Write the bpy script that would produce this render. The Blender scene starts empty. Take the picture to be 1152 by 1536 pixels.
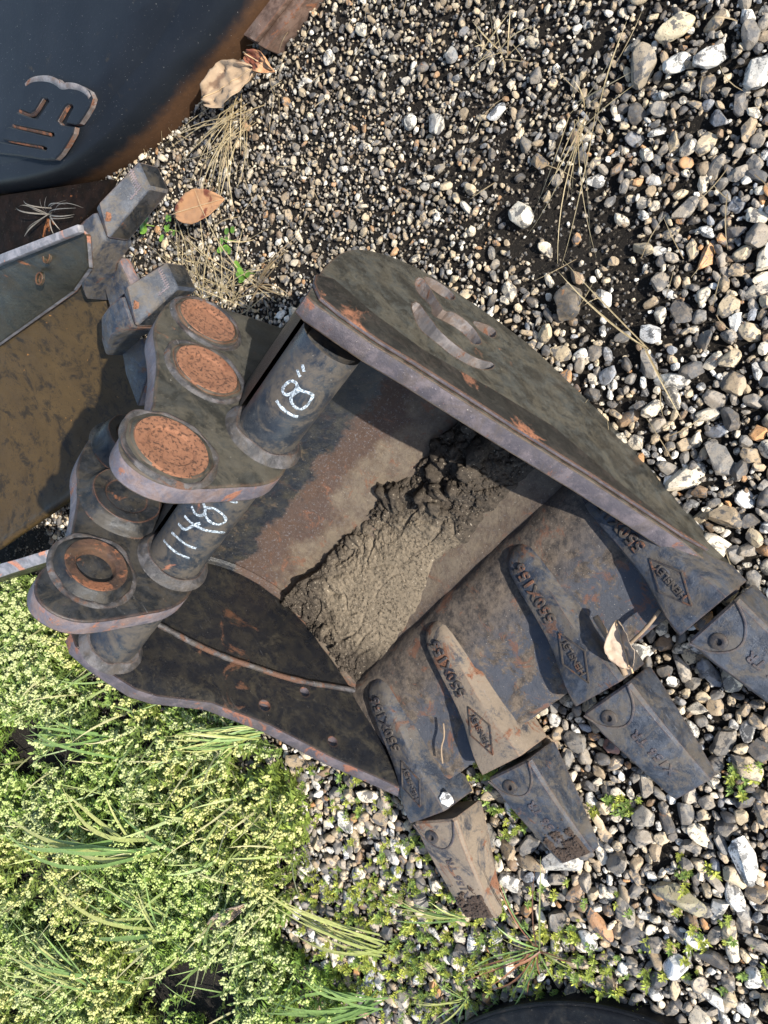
import bpy, bmesh, math, random
import numpy as np
from mathutils import Vector, Matrix, noise
random.seed(7); rng = np.random.default_rng(7)
S = bpy.context.scene
C = S.collection

# ---------------------------------------------------------------- camera, sky, sun, exposure
FPX = 1250.0
W_ = np.array([-0.568, 0.625, 0.535]); W_ /= np.linalg.norm(W_)
G_ = np.array([(1520-576)/FPX, (570-768)/FPX, 1.0]); G_ -= W_*(G_ @ W_); G_ /= np.linalg.norm(G_)
L_ = np.cross(W_, G_)
HG = 1.085
M = np.array([W_, L_, -G_])            # photo axes (right, down, forward) -> world
def ray(p): return M @ np.array([(p[0]-576)/FPX, (p[1]-768)/FPX, 1.0])
def onx(p, x):
    r = ray(p); P = r*(x/r[0]); P[2] += HG; return P
def onz(p, z):
    r = ray(p); P = r*((z-HG)/r[2]); P[2] += HG; return P
def proj(P):
    q = M.T @ (np.array(P)-[0, 0, HG]); return 576+FPX*q[0]/q[2], 768+FPX*q[1]/q[2]

cam_data = bpy.data.cameras.new('camera'); cam = bpy.data.objects.new('camera', cam_data); C.objects.link(cam)
cam_data.sensor_fit = 'VERTICAL'; cam_data.sensor_height = 36; cam_data.lens = 36*FPX/1536
cam_data.clip_start = 0.02; cam_data.clip_end = 200
R3 = np.column_stack([M[:, 0], -M[:, 1], -M[:, 2]])
mw = Matrix(R3.tolist()).to_4x4(); mw.translation = (0, 0, HG); cam.matrix_world = mw
S.camera = cam

TO_SUN = Vector((-1.0, 0.92, 0.82)).normalized()
elev = math.asin(TO_SUN.z); azim = math.atan2(TO_SUN.x, TO_SUN.y)
w = bpy.data.worlds.new('World'); S.world = w; w.use_nodes = True
nt = w.node_tree; nt.nodes.clear()
sky = nt.nodes.new('ShaderNodeTexSky'); sky.sky_type = 'NISHITA'; sky.sun_disc = False
sky.sun_elevation = elev; sky.sun_rotation = azim
bg = nt.nodes.new('ShaderNodeBackground'); bg.inputs['Strength'].default_value = 0.15
wo = nt.nodes.new('ShaderNodeOutputWorld')
nt.links.new(sky.outputs[0], bg.inputs[0]); nt.links.new(bg.outputs[0], wo.inputs[0])
sd = bpy.data.lights.new('sun', 'SUN'); sd.energy = 4.7; sd.angle = math.radians(0.5); sd.color = (1.0, 0.95, 0.87)
sun = bpy.data.objects.new('sun', sd); C.objects.link(sun)
sun.rotation_euler = TO_SUN.to_track_quat('Z', 'Y').to_euler(); sun.location = TO_SUN*6
S.view_settings.view_transform = 'Standard'; S.view_settings.look = 'None'
S.view_settings.gamma = 1; S.view_settings.exposure = 0.95; S.view_settings.use_curve_mapping = False
S.render.engine = 'CYCLES'
S.cycles.max_bounces = 5; S.cycles.diffuse_bounces = 3; S.cycles.glossy_bounces = 2; S.cycles.transmission_bounces = 2

# ---------------------------------------------------------------- helpers
def prop(o, label=None, cat=None, group=None, kind=None):
    if label: o['label'] = label
    if cat: o['category'] = cat
    if group: o['group'] = group
    if kind: o['kind'] = kind
    return o
def link(name, me, parent=None):
    o = bpy.data.objects.new(name, me); C.objects.link(o)
    if parent is not None:
        o.parent = parent
        o.matrix_parent_inverse = WM(parent).inverted()
    return o
def WM(o):
    m = o.matrix_parent_inverse @ o.matrix_basis if o.parent else o.matrix_basis.copy()
    return WM(o.parent) @ m if o.parent else m
def empty(name, loc, label, cat, group=None):
    o = bpy.data.objects.new(name, None); C.objects.link(o); o.location = loc
    o.empty_display_size = 0.05
    return prop(o, label, cat, group)
def mesh_from(name, V, F, mats, smooth=False, midx=None):
    me = bpy.data.meshes.new(name)
    me.from_pydata([tuple(map(float, v)) for v in V], [], [tuple(int(i) for i in f) for f in F]); me.validate()
    for m in (mats if isinstance(mats, (list, tuple)) else [mats]): me.materials.append(m)
    if midx is not None: me.polygons.foreach_set('material_index', midx)
    if smooth: me.polygons.foreach_set('use_smooth', [True]*len(me.polygons))
    me.update(); return me
def mesh_np(name, V, F, mat, smooth=False, col=None, colname='Col'):
    """fast path: V (n,3), F (m,k) arrays"""
    me = bpy.data.meshes.new(name); n, k = F.shape
    me.vertices.add(len(V)); me.vertices.foreach_set('co', np.asarray(V, np.float32).ravel())
    me.loops.add(n*k); me.loops.foreach_set('vertex_index', F.astype(np.int32).ravel())
    me.polygons.add(n); me.polygons.foreach_set('loop_start', np.arange(n, dtype=np.int32)*k)
    me.polygons.foreach_set('loop_total', np.full(n, k, np.int32))
    me.polygons.foreach_set('use_smooth', np.full(n, smooth, bool))
    for m in (mat if isinstance(mat, (list, tuple)) else [mat]): me.materials.append(m)
    if col is not None:
        a = me.attributes.new(colname, 'FLOAT_COLOR', 'POINT')
        c = np.ones((len(V), 4), np.float32); c[:, :col.shape[1]] = col
        a.data.foreach_set('color', c.ravel())
    me.update(calc_edges=True); return me
def bm_mesh(bm, name, mats, smooth_angle=None):
    bmesh.ops.recalc_face_normals(bm, faces=bm.faces)
    me = bpy.data.meshes.new(name); bm.to_mesh(me); bm.free()
    for m in (mats if isinstance(mats, (list, tuple)) else [mats]): me.materials.append(m)
    if smooth_angle:
        me.polygons.foreach_set('use_smooth', [True]*len(me.polygons))
        me.set_sharp_from_angle(angle=math.radians(smooth_angle))
    return me
def smooth_poly(pts, n=1, closed=True):
    """Chaikin corner cutting"""
    P = [np.array(p, float) for p in pts]
    for _ in range(n):
        Q = []; m = len(P)
        for i in range(m if closed else m-1):
            a, b = P[i], P[(i+1) % m]; Q += [a*.75+b*.25, a*.25+b*.75]
        if not closed: Q = [P[0]]+Q+[P[-1]]
        P = Q
    return P
def prism_bm(poly_yz, x0, x1, bevel=0.002, seg=2):
    """closed outline in (y,z), thickness along x; faces mat 0, rim mat 1"""
    bm = bmesh.new()
    a = [bm.verts.new((x0, p[0], p[1])) for p in poly_yz]; b = [bm.verts.new((x1, p[0], p[1])) for p in poly_yz]
    n = len(a); fa = bm.faces.new(a); fb = bm.faces.new(b[::-1])
    for i in range(n):
        f = bm.faces.new((a[i], b[i], b[(i+1) % n], a[(i+1) % n])); f.material_index = 1
    bmesh.ops.recalc_face_normals(bm, faces=bm.faces)
    if bevel:
        ed = list(fa.edges)+list(fb.edges)
        bmesh.ops.bevel(bm, geom=ed, offset=bevel, segments=seg, affect='EDGES', profile=.5, clamp_overlap=True)
    return bm
def boolean_cut(o, cutters):
    for c in cutters:
        m = o.modifiers.new('cut', 'BOOLEAN'); m.operation = 'DIFFERENCE'; m.object = c; m.solver = 'EXACT'
    bpy.context.view_layer.update()
    dg = bpy.context.evaluated_depsgraph_get()
    me = bpy.data.meshes.new_from_object(o.evaluated_get(dg)); o.modifiers.clear(); o.data = me
    for c in cutters: bpy.data.objects.remove(c)
def tube_mesh(path, rad, seg=10, cap=True, flat=None):
    """V,F for a tube along path; rad scalar or list"""
    P = [Vector(p) for p in path]; n = len(P); V = []; F = []
    rad = [rad]*n if not hasattr(rad, '__len__') else rad
    up = Vector((.13, .27, .95)).normalized()
    for i in range(n):
        t = (P[min(i+1, n-1)]-P[max(i-1, 0)]).normalized()
        s = t.cross(up)
        if s.length < 1e-4: s = t.orthogonal()
        s.normalize(); u = s.cross(t)
        for k in range(seg):
            a = 2*math.pi*k/seg
            V.append(P[i]+(s*math.cos(a)+u*math.sin(a)*(flat or 1))*rad[i])
    for i in range(n-1):
        for k in range(seg):
            F.append((i*seg+k, i*seg+(k+1) % seg, (i+1)*seg+(k+1) % seg, (i+1)*seg+k))
    if cap: F.append(tuple(range(seg))[::-1]); F.append(tuple((n-1)*seg+k for k in range(seg)))
    return V, F
def lathe_x(c, prof, seg=40, jitter=0.0, seed=0):
    """surface of revolution about the x direction through c=(y,z); prof = [(x, r)]"""
    V = []; F = []; n = len(prof)
    for i, (x, r) in enumerate(prof):
        for k in range(seg):
            a = 2*math.pi*k/seg
            rr = r
            if jitter and 0 < i < n-1:
                rr = r*(1+jitter*noise.noise(Vector((math.cos(a)*2, math.sin(a)*2, seed+x*30))))
            V.append((x, c[0]+rr*math.cos(a), c[1]+rr*math.sin(a)))
    for i in range(n-1):
        for k in range(seg): F.append((i*seg+k, i*seg+(k+1) % seg, (i+1)*seg+(k+1) % seg, (i+1)*seg+k))
    return V, F
class Acc:
    def __init__(s): s.V = []; s.F = []; s.m = []
    def add(s, V, F, mi=0):
        o = len(s.V); s.V += [tuple(v) for v in V]; s.F += [tuple(i+o for i in f) for f in F]; s.m += [mi]*len(F)
        return s
    def mesh(s, name, mats, smooth=True, ang=40):
        me = mesh_from(name, s.V, s.F, mats, smooth, s.m)
        if smooth: me.set_sharp_from_angle(angle=math.radians(ang))
        return me
def slab(pts, th, bevel=0.003, mats=2, seg=2):
    """solid from a top polygon of 3D points, dropped by th (vector or number)"""
    d = Vector((0, 0, -th)) if not hasattr(th, '__len__') else Vector(th)
    bm = bmesh.new(); a = [bm.verts.new(tuple(p)) for p in pts]; b = [bm.verts.new(tuple(Vector(p)+d)) for p in pts]
    n = len(a); f0 = bm.faces.new(a); f1 = bm.faces.new(b[::-1])
    for i in range(n):
        f = bm.faces.new((a[i], b[i], b[(i+1) % n], a[(i+1) % n])); f.material_index = 1
    bmesh.ops.recalc_face_normals(bm, faces=bm.faces)
    if bevel: bmesh.ops.bevel(bm, geom=list(bm.edges), offset=bevel, segments=seg, affect='EDGES', profile=.5, clamp_overlap=True)
    bmesh.ops.triangulate(bm, faces=[f for f in bm.faces if len(f.verts) > 4])
    return bm

# ---------------------------------------------------------------- materials
class N:
    def __init__(s, name):
        s.mat = bpy.data.materials.new(name); s.mat.use_nodes = True; s.t = s.mat.node_tree
        s.t.nodes.clear(); s.out = s.t.nodes.new('ShaderNodeOutputMaterial')
        s.b = s.t.nodes.new('ShaderNodeBsdfPrincipled'); s.t.links.new(s.b.outputs[0], s.out.inputs[0])
        s.geo = s.t.nodes.new('ShaderNodeNewGeometry'); s.pos = s.geo.outputs['Position']
    def l(s, a, b): s.t.links.new(a, b)
    def noise(s, scale, detail=6, rough=.6, dist=0, vec=None, off=0):
        n = s.t.nodes.new('ShaderNodeTexNoise'); n.inputs['Scale'].default_value = scale
        n.inputs['Detail'].default_value = min(detail, 7); n.inputs['Roughness'].default_value = rough; n.inputs['Distortion'].default_value = dist
        v = vec or s.pos
        if off:
            m = s.t.nodes.new('ShaderNodeVectorMath'); m.operation = 'ADD'; s.l(v, m.inputs[0]); m.inputs[1].default_value = (off, off*.7, -off); v = m.outputs[0]
        s.l(v, n.inputs['Vector']); return n.outputs['Fac']
    def voro(s, scale, feature='F1', vec=None):
        n = s.t.nodes.new('ShaderNodeTexVoronoi'); n.feature = feature; n.inputs['Scale'].default_value = scale
        s.l(vec or s.pos, n.inputs['Vector']); return n.outputs['Distance']
    def ramp(s, f, a, b, lo=0.0, hi=1.0):
        n = s.t.nodes.new('ShaderNodeMapRange'); n.interpolation_type = 'SMOOTHSTEP'
        s.l(f, n.inputs[0])
        for i, v in enumerate((a, b, lo, hi)): n.inputs[i+1].default_value = v
        return n.outputs[0]
    def math(s, op, a, b=0.0, clamp=False):
        n = s.t.nodes.new('ShaderNodeMath'); n.operation = op; n.use_clamp = clamp
        for i, v in enumerate((a, b)):
            if isinstance(v, (int, float)): n.inputs[i].default_value = v
            else: s.l(v, n.inputs[i])
        return n.outputs[0]
    def mix(s, f, a, b, mode='MIX'):
        n = s.t.nodes.new('ShaderNodeMix'); n.data_type = 'RGBA'; n.blend_type = mode
        if isinstance(f, (int, float)): n.inputs[0].default_value = f
        else: s.l(f, n.inputs[0])
        for i, v in ((6, a), (7, b)):
            if isinstance(v, tuple): n.inputs[i].default_value = (*v, 1) if len(v) == 3 else v
            else: s.l(v, n.inputs[i])
        return n.outputs[2]
    def sep(s):
        n = s.t.nodes.new('ShaderNodeSeparateXYZ'); s.l(s.pos, n.inputs[0]); return n.outputs
    def bump(s, h, strength=.5, dist=.002, prev=None):
        n = s.t.nodes.new('ShaderNodeBump'); n.inputs['Strength'].default_value = strength; n.inputs['Distance'].default_value = dist
        s.l(h, n.inputs['Height'])
        if prev is not None: s.l(prev, n.inputs['Normal'])
        return n.outputs[0]
    def edge(s, r=.004):
        """convex and concave edge mask from the bevel node"""
        b = s.t.nodes.new('ShaderNodeBevel'); b.samples = 2; b.inputs['Radius'].default_value = r
        d = s.t.nodes.new('ShaderNodeVectorMath'); d.operation = 'DOT_PRODUCT'
        s.l(b.outputs[0], d.inputs[0]); s.l(s.geo.outputs['Normal'], d.inputs[1])
        return s.math('SUBTRACT', 1.0, d.outputs['Value'])
    def fin(s, col=None, rough=None, normal=None, metal=None, spec=None):
        if col is not None:
            if isinstance(col, tuple): s.b.inputs['Base Color'].default_value = (*col, 1)
            else: s.l(col, s.b.inputs['Base Color'])
        if rough is not None:
            if isinstance(rough, (int, float)): s.b.inputs['Roughness'].default_value = rough
            else: s.l(rough, s.b.inputs['Roughness'])
        if metal is not None:
            if isinstance(metal, (int, float)): s.b.inputs['Metallic'].default_value = metal
            else: s.l(metal, s.b.inputs['Metallic'])
        if normal is not None: s.l(normal, s.b.inputs['Normal'])
        if spec is not None: s.b.inputs['Specular IOR Level'].default_value = spec
        return s.mat

def steel(name, paint, paint2, rust_t=.62, rust_s=22, dust=(.17, .14, .10), dust_t=.55, dust_amt=.7, rough=.35,
          rustc=((.16, .06, .025), (.30, .115, .045)), edge=True, extra=None, off=0.0, speck=True, bumpk=.35, spec=.35):
    k_ = 1.0 if 'rust' in name or 'bright' in name or 'polished' in name else .80
    paint, paint2, dust = (tuple(c*k_ for c in q) for q in (paint, paint2, dust))
    n = N(name)
    big = n.noise(5, 4, .55, .4, off=off+1); mid = n.noise(rust_s, 10, .68, .6, off=off+3); fine = n.noise(260, 6, .7, off=off)
    col = n.mix(n.ramp(n.noise(40, 8, .7, .4, off=off+7), .42, .62), paint, paint2)
    dm = n.math('MULTIPLY', n.ramp(n.math('ADD', n.math('MULTIPLY', n.noise(17, 12, .78, .9, off=off+11), .7), n.math('MULTIPLY', n.noise(75, 10, .8, .3, off=off+12), .3)), dust_t-.07, dust_t+.05), dust_amt)
    col = n.mix(dm, col, n.mix(fine, dust, tuple(c*.6 for c in dust)))
    rm = n.ramp(n.math('ADD', mid, n.math('MULTIPLY', n.math('SUBTRACT', big, .5), .5)), rust_t, rust_t+.07)
    if edge:
        e = n.ramp(n.math('ADD', n.edge(), n.math('MULTIPLY', n.math('SUBTRACT', n.noise(70, 6, .7), .6), .5)), .02, .16)
        rm = n.math('MAXIMUM', rm, n.math('MULTIPLY', e, .75))
    if extra is not None: rm = n.math('MAXIMUM', rm, extra(n))
    rc = n.mix(n.noise(90, 8, .8), rustc[0], rustc[1])
    rc = n.mix(n.ramp(n.noise(420, 3, .6), .55, .7), rc, tuple(c*.35 for c in rustc[0]))
    col = n.mix(rm, col, rc)
    mp = n.t.nodes.new('ShaderNodeMapping'); n.l(n.pos, mp.inputs[0]); mp.inputs['Rotation'].default_value = (.4, .2, .5+off*.13); mp.inputs['Scale'].default_value = (1, .06, 1)
    scr = n.ramp(n.noise(430, 3, .6, .15, vec=mp.outputs[0]), .66, .70)
    scr = n.math('MULTIPLY', scr, n.ramp(n.noise(9, 3, .6, off=off+6), .48, .62, 0, .55))
    col = n.mix(scr, col, tuple(min(.4, c*2.2+.05) for c in paint2))
    if speck:
        sp = n.ramp(n.noise(520, 2, .5, off=off+5), .74, .78)
        col = n.mix(n.math('MULTIPLY', sp, .7), col, (.45, .42, .36))
    ro = n.math('ADD', n.math('MULTIPLY', n.math('MAXIMUM', rm, n.math('MULTIPLY', dm, .8)), .45), n.ramp(n.noise(30, 6, .7, off=off+2), .3, .7, rough-.08, rough+.15), True)
    b = n.bump(n.noise(140, 10, .8, off=off), min(1, bumpk*1.6), .0016)
    b = n.bump(rm, .35, .0008, b)
    b = n.bump(n.noise(11, 3, .5), .25, .004, b)
    return n.fin(col, ro, b, 0.0, spec)

BLACK = (.013, .016, .022); BLUE = (.035, .042, .056)
m_plate_in = steel('black_paint_with_rust', (.008, .009, .012), (.018, .017, .016), .64, 15, (.050, .043, .030), .565, .6, .26, rustc=((.045, .022, .013), (.10, .046, .026)), spec=.35)
m_plate_out = steel('dusty_dark_paint', (.026, .025, .021), (.060, .062, .056), .72, 18, (.12, .105, .075), .52, .6, .4, off=4, rustc=((.09, .042, .025), (.18, .085, .045)))
m_strip = steel('rubbed_dark_paint', (.014, .0135, .012), (.028, .026, .022), .59, 14, (.06, .045, .035), .55, .6, .5, off=9, rustc=((.11, .045, .025), (.25, .11, .06)))
m_cut = steel('flame_cut_edge', (.062, .056, .068), (.125, .105, .115), .545, 26, (.10, .08, .07), .54, .6, .5,
              rustc=((.10, .045, .032), (.24, .105, .065)), edge=False, off=2, bumpk=.8)
m_ear = steel('worn_olive_steel', (.024, .024, .021), (.050, .050, .045), .69, 20, (.105, .092, .068), .51, .65, .38, off=13, rustc=((.12, .05, .025), (.26, .11, .05)))
m_ear_b = steel('oily_black_steel', (.011, .013, .016), (.030, .032, .036), .63, 20, (.07, .058, .042), .53, .6, .3, off=17, rustc=((.10, .04, .02), (.22, .09, .045)))
m_rim = steel('rusty_mauve_rim', (.09, .085, .105), (.17, .145, .155), .56, 18, (.20, .13, .10), .52, .6, .5,
              rustc=((.16, .065, .04), (.33, .15, .095)), edge=False, off=5, bumpk=.7)
m_boss = None
def mk_boss():
    n = N('orange_rust'); f = n.noise(260, 6, .75)
    col = n.mix(n.noise(60, 8, .7), (.125, .050, .026), (.26, .120, .064))
    pit = n.ramp(n.noise(260, 8, .75, .3), .53, .61)
    col = n.mix(n.math('MULTIPLY', pit, .85), col, (.040, .018, .011))
    col = n.mix(n.ramp(n.noise(18, 5, .6), .55, .75), col, (.15, .055, .026))
    b = n.bump(n.math('SUBTRACT', f, pit), .8, .0018)
    return n.fin(col, .85, b)
m_boss = mk_boss()
m_weld = steel('weld_metal', (.035, .035, .038), (.11, .105, .11), .57, 34, (.10, .08, .06), .54, .6, .34, off=21, bumpk=.9, speck=False, rustc=((.055, .030, .021), (.12, .062, .040)))
m_tube = steel('blue_black_tube', (.020, .026, .036), (.040, .046, .054), .635, 24, (.125, .105, .083), .51, .8, .3, edge=False, off=25, bumpk=.2, rustc=((.14, .06, .035), (.3, .13, .08)))
m_adapter = steel('blue_grey_casting', (.022, .029, .044), (.062, .072, .092), .60, 22, (.150, .125, .095), .515, .7, .33,
                  rustc=((.060, .036, .026), (.13, .068, .045)), off=31, bumpk=.9)
m_adapter_dusty = steel('dust_coated_casting', (.030, .034, .046), (.09, .088, .09), .555, 22, (.30, .235, .17), .46, .9, .5,
                  rustc=((.09, .045, .028), (.22, .10, .055)), off=37, bumpk=.9)
m_letter = steel('dark_bronze_lettering', (.022, .022, .028), (.07, .062, .058), .54, 60, (.11, .085, .06), .52, .6, .42, edge=False, off=33, rustc=((.06, .03, .02), (.15, .07, .04)))
m_logo_wall = steel('bright_cut_wall', (.10, .095, .098), (.19, .172, .168), .56, 26, (.14, .09, .06), .52, .6, .35,
                    rustc=((.085, .038, .022), (.18, .08, .045)), edge=False, off=35, speck=False)
m_shell = None
def mk_shell():
    n = N('worn_bucket_floor'); x, y, z = n.sep()
    wob = n.math('MULTIPLY', n.math('SUBTRACT', n.noise(14, 8, .7), .5), .09)
    zz = n.math('ADD', z, wob); yy = n.math('ADD', y, wob)
    rust = n.mix(n.noise(110, 10, .85), (.020, .013, .010), (.085, .046, .028))
    rust = n.mix(n.ramp(n.noise(230, 8, .8), .54, .66), rust, (.13, .125, .13))
    sand = n.mix(n.noise(140, 10, .8), (.065, .050, .035), (.20, .155, .105))
    blk = n.mix(n.ramp(n.noise(45, 10, .75), .40, .66), (.008, .010, .014), (.034, .031, .024))
    paint = n.mix(n.ramp(n.noise(30, 9, .7, .5), .56, .66), blk, (.07, .052, .034))
    pm = n.ramp(zz, .137, .147)
    col = n.mix(pm, rust, paint)
    band = n.math('MULTIPLY', n.ramp(zz, .112, .092), n.ramp(yy, -.215, -.26))
    sm = n.math('MULTIPLY', band, n.ramp(n.noise(50, 10, .8), .33, .60, .30, 1.0))
    col = n.mix(sm, col, sand)
    fl = n.mix(n.ramp(n.noise(60, 10, .82), .35, .65), (.022, .017, .014), (.125, .095, .068))
    fm = n.ramp(yy, -.25, -.215); col = n.mix(fm, col, fl)
    lipm = n.math('MULTIPLY', n.ramp(yy, -.18, -.09, .1, 1), n.ramp(n.noise(22, 10, .75, .6), .43, .52))
    col = n.mix(lipm, col, n.mix(n.noise(60, 8, .75), (.018, .023, .036), (.065, .068, .078)))
    blot = n.ramp(n.noise(26, 8, .75, .8, off=8), .56, .63)
    col = n.mix(n.math('MULTIPLY', blot, n.ramp(z, .135, .15, .7, .10)), col, n.mix(n.noise(100, 5, .8), (.07, .028, .015), (.19, .08, .04)))
    sp = n.ramp(n.noise(420, 2, .5), .70, .75); col = n.mix(n.math('MULTIPLY', sp, .6), col, (.34, .31, .26))
    ro = n.ramp(pm, 0, 1, .8, .32)
    b = n.bump(n.noise(150, 8, .8), .8, .0022); b = n.bump(n.noise(18, 4, .6), .4, .006, b)
    return n.fin(col, ro, b)
m_shell = mk_shell()
def mk_mud():
    n = N('dried_mud')
    c = n.mix(n.noise(26, 10, .75), (.022, .018, .0145), (.088, .070, .052))
    x, y, z = n.sep(); dx = n.math('MULTIPLY', n.math('SUBTRACT', x, .765), 8.5); dy = n.math('MULTIPLY', n.math('ADD', y, .30), 15.0)
    rr = n.math('ADD', n.math('MULTIPLY', dx, dx), n.math('MULTIPLY', dy, dy)); rr = n.math('ADD', rr, n.math('MULTIPLY', n.math('SUBTRACT', n.noise(22, 10, .75), .5), 2.2))
    c = n.mix(n.ramp(rr, 2.4, .7, 0, .9), c, n.mix(n.noise(150, 8, .8), (.120, .096, .068), (.235, .188, .130)))
    c = n.mix(n.ramp(n.noise(300, 3, .6), .62, .72), c, (.34, .29, .22))
    cr = n.ramp(n.noise(48, 10, .7, 2.0, off=6), .485, .515)
    c = n.mix(n.ramp(n.noise(190, 8, .8, off=2), .50, .40, 0, .75), c, (.016, .013, .010))
    b = n.bump(n.noise(160, 7, .8), .5, .002); b = n.bump(n.ramp(n.noise(34, 7, .6, 1.5, off=6), .47, .50), .5, .002, b)
    return n.fin(c, .95, b, spec=.2)
m_mud = mk_mud()
def plain(name, c1, c2, scale, rough=.6, bump=.3, bd=.001, trans=0, spec=.5):
    n = N(name); f = n.noise(scale, 6, .65)
    n.fin(n.mix(f, c1, c2), rough, n.bump(n.noise(scale*2, 6, .7), bump, bd), spec=spec); return n.mat
def mk_chalk():
    n = N('white_marker'); k = n.ramp(n.noise(420, 6, .8), .43, .60)
    return n.fin(n.mix(k, (.07, .085, .10), n.mix(n.noise(60, 4, .6), (.30, .38, .45), (.66, .72, .78))), .6)
m_chalk = mk_chalk()

def mk_stone(name, attr):
    n = N(name)
    if attr:
        a = n.t.nodes.new('ShaderNodeAttribute'); a.attribute_name = 'Col'; base = a.outputs['Color']
    else:
        a = n.t.nodes.new('ShaderNodeObjectInfo'); base = a.outputs['Color']
    f = n.noise(110, 8, .75, .3)
    col = n.mix(n.ramp(f, .35, .7), base, n.mix(.45, base, (.30, .23, .15)))
    # dark flint showing through a chalky skin
    fl = n.ramp(n.noise(62, 9, .72, .35, off=5), .515, .565)
    col = n.mix(n.math('MULTIPLY', fl, .88), col, n.mix(n.noise(200, 4, .7), (.022, .024, .028), (.14, .135, .13)))
    ru = n.ramp(n.noise(38, 5, .6, .8, off=15), .66, .74)
    col = n.mix(n.math('MULTIPLY', ru, .75), col, (.33, .135, .035))
    sp = n.ramp(n.noise(480, 5, .7), .56, .64); col = n.mix(n.math('MULTIPLY', sp, .6), col, (.03, .028, .025))
    g = n.noise(85, 10, .8)
    b = n.bump(g, .55, .0025); b = n.bump(n.noise(500, 4, .6), .4, .0006, b)
    return n.fin(col, n.ramp(n.noise(30, 3, .5), .3, .7, .42, .85), b)
m_stoneA = mk_stone('gravel_stone', True); m_stoneB = mk_stone('pebble_stone', False)
def mk_soil():
    n = N('dark_soil')
    c = n.mix(n.noise(60, 12, .8), (.004, .0035, .003), (.024, .019, .014))
    c = n.mix(n.ramp(n.noise(260, 6, .7), .56, .66), c, (.11, .09, .065))
    b = n.bump(n.noise(150, 12, .85), 1.0, .006)
    return n.fin(c, .95, b, spec=.25)
m_soil = mk_soil()
m_crust = plain('brown_soil_crust', (.018, .012, .009), (.085, .055, .038), 260, .95, 1.0, .004)
def leafmat(name, attr='Col', rough=.5, trans=.25):
    n = N(name); a = n.t.nodes.new('ShaderNodeAttribute'); a.attribute_name = attr
    col = n.mix(n.ramp(n.noise(180, 4, .6), .35, .7), a.outputs['Color'], n.mix(.35, a.outputs['Color'], (.05, .06, .02)))
    n.fin(col, rough)
    tr = n.t.nodes.new('ShaderNodeBsdfTranslucent'); n.l(col, tr.inputs[0])
    mx = n.t.nodes.new('ShaderNodeMixShader'); mx.inputs[0].default_value = trans
    n.l(n.b.outputs[0], mx.inputs[1]); n.l(tr.outputs[0], mx.inputs[2]); n.l(mx.outputs[0], n.out.inputs[0])
    return n.mat
m_leaf = leafmat('plant_green')

# ---------------------------------------------------------------- ground
def ground_h(x, y):
    v = Vector((x, y, 0))
    h = .010*noise.noise(v*3.1)+.006*noise.noise(v*9)+.003*noise.noise(v*31)
    h -= .018*math.exp(-(((x-.18)/.14)**2+((y+.42)/.22)**2))          # scraped hollow beside the bucket
    return h
xs = np.concatenate([[-60, -20, -6, -2.5, -1.4], np.arange(-1.0, 3.4, .022), [4.2, 6, 12, 30, 60]])
ys = np.concatenate([[-60, -20, -8, -4, -3], np.arange(-2.6, 1.3, .022), [1.8, 3, 8, 25, 60]])
GV = [(x, y, ground_h(x, y)) for y in ys for x in xs]; nx = len(xs)
GF = np.array([(j*nx+i, j*nx+i+1, (j+1)*nx+i+1, (j+1)*nx+i) for j in range(len(ys)-1) for i in range(nx-1)])
ground = link('ground', mesh_np('ground', np.array(GV), GF, m_soil, True)); prop(ground, kind='structure')

# ================================================================ THE MAIN BUCKET
XR0, XR1 = .352, .376        # right plate
XL0, XL1 = .950, .974        # left plate
bucket = empty('excavator_bucket', (.66, -.25, 0), 'large rusty black digging bucket with four teeth, lying open side up on the gravel', 'bucket', 'old digging buckets lying on the gravel')

hull = [onx(p, .350)[1:] for p in [(462, 440), (475, 418), (490, 395), (515, 374), (545, 370), (590, 382), (640, 405), (700, 445), (750, 480), (800, 518)]]
hull = [tuple(p) for p in hull]+[(-.34, .020), (-.26, -.002), (-.16, -.01), (-.06, -.006), (.0, .010)]
topR = [(.010, .050), (-.02, .060), (-.076, .090), (-.187, .193), (-.267, .276), (-.362, .369), (-.393, .403), (-.430, .433), (-.448, .447)]
plate_poly = smooth_poly(hull, 1, False)[:-1]+[np.array(hull[-1])]+[np.array(p) for p in topR]
# drop duplicates
def dedupe(P, e=.003):
    Q = []
    for p in P:
        if not Q or np.linalg.norm(np.array(p)-Q[-1]) > e: Q.append(np.array(p, float))
    if np.linalg.norm(Q[0]-Q[-1]) < e: Q.pop()
    return Q
plate_poly = dedupe(plate_poly)
rp = link('side_plate', bm_mesh(prism_bm(plate_poly, XR0, XR1, .002), 'side_plate', [m_plate_out, m_cut, m_logo_wall], 35), bucket)
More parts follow.
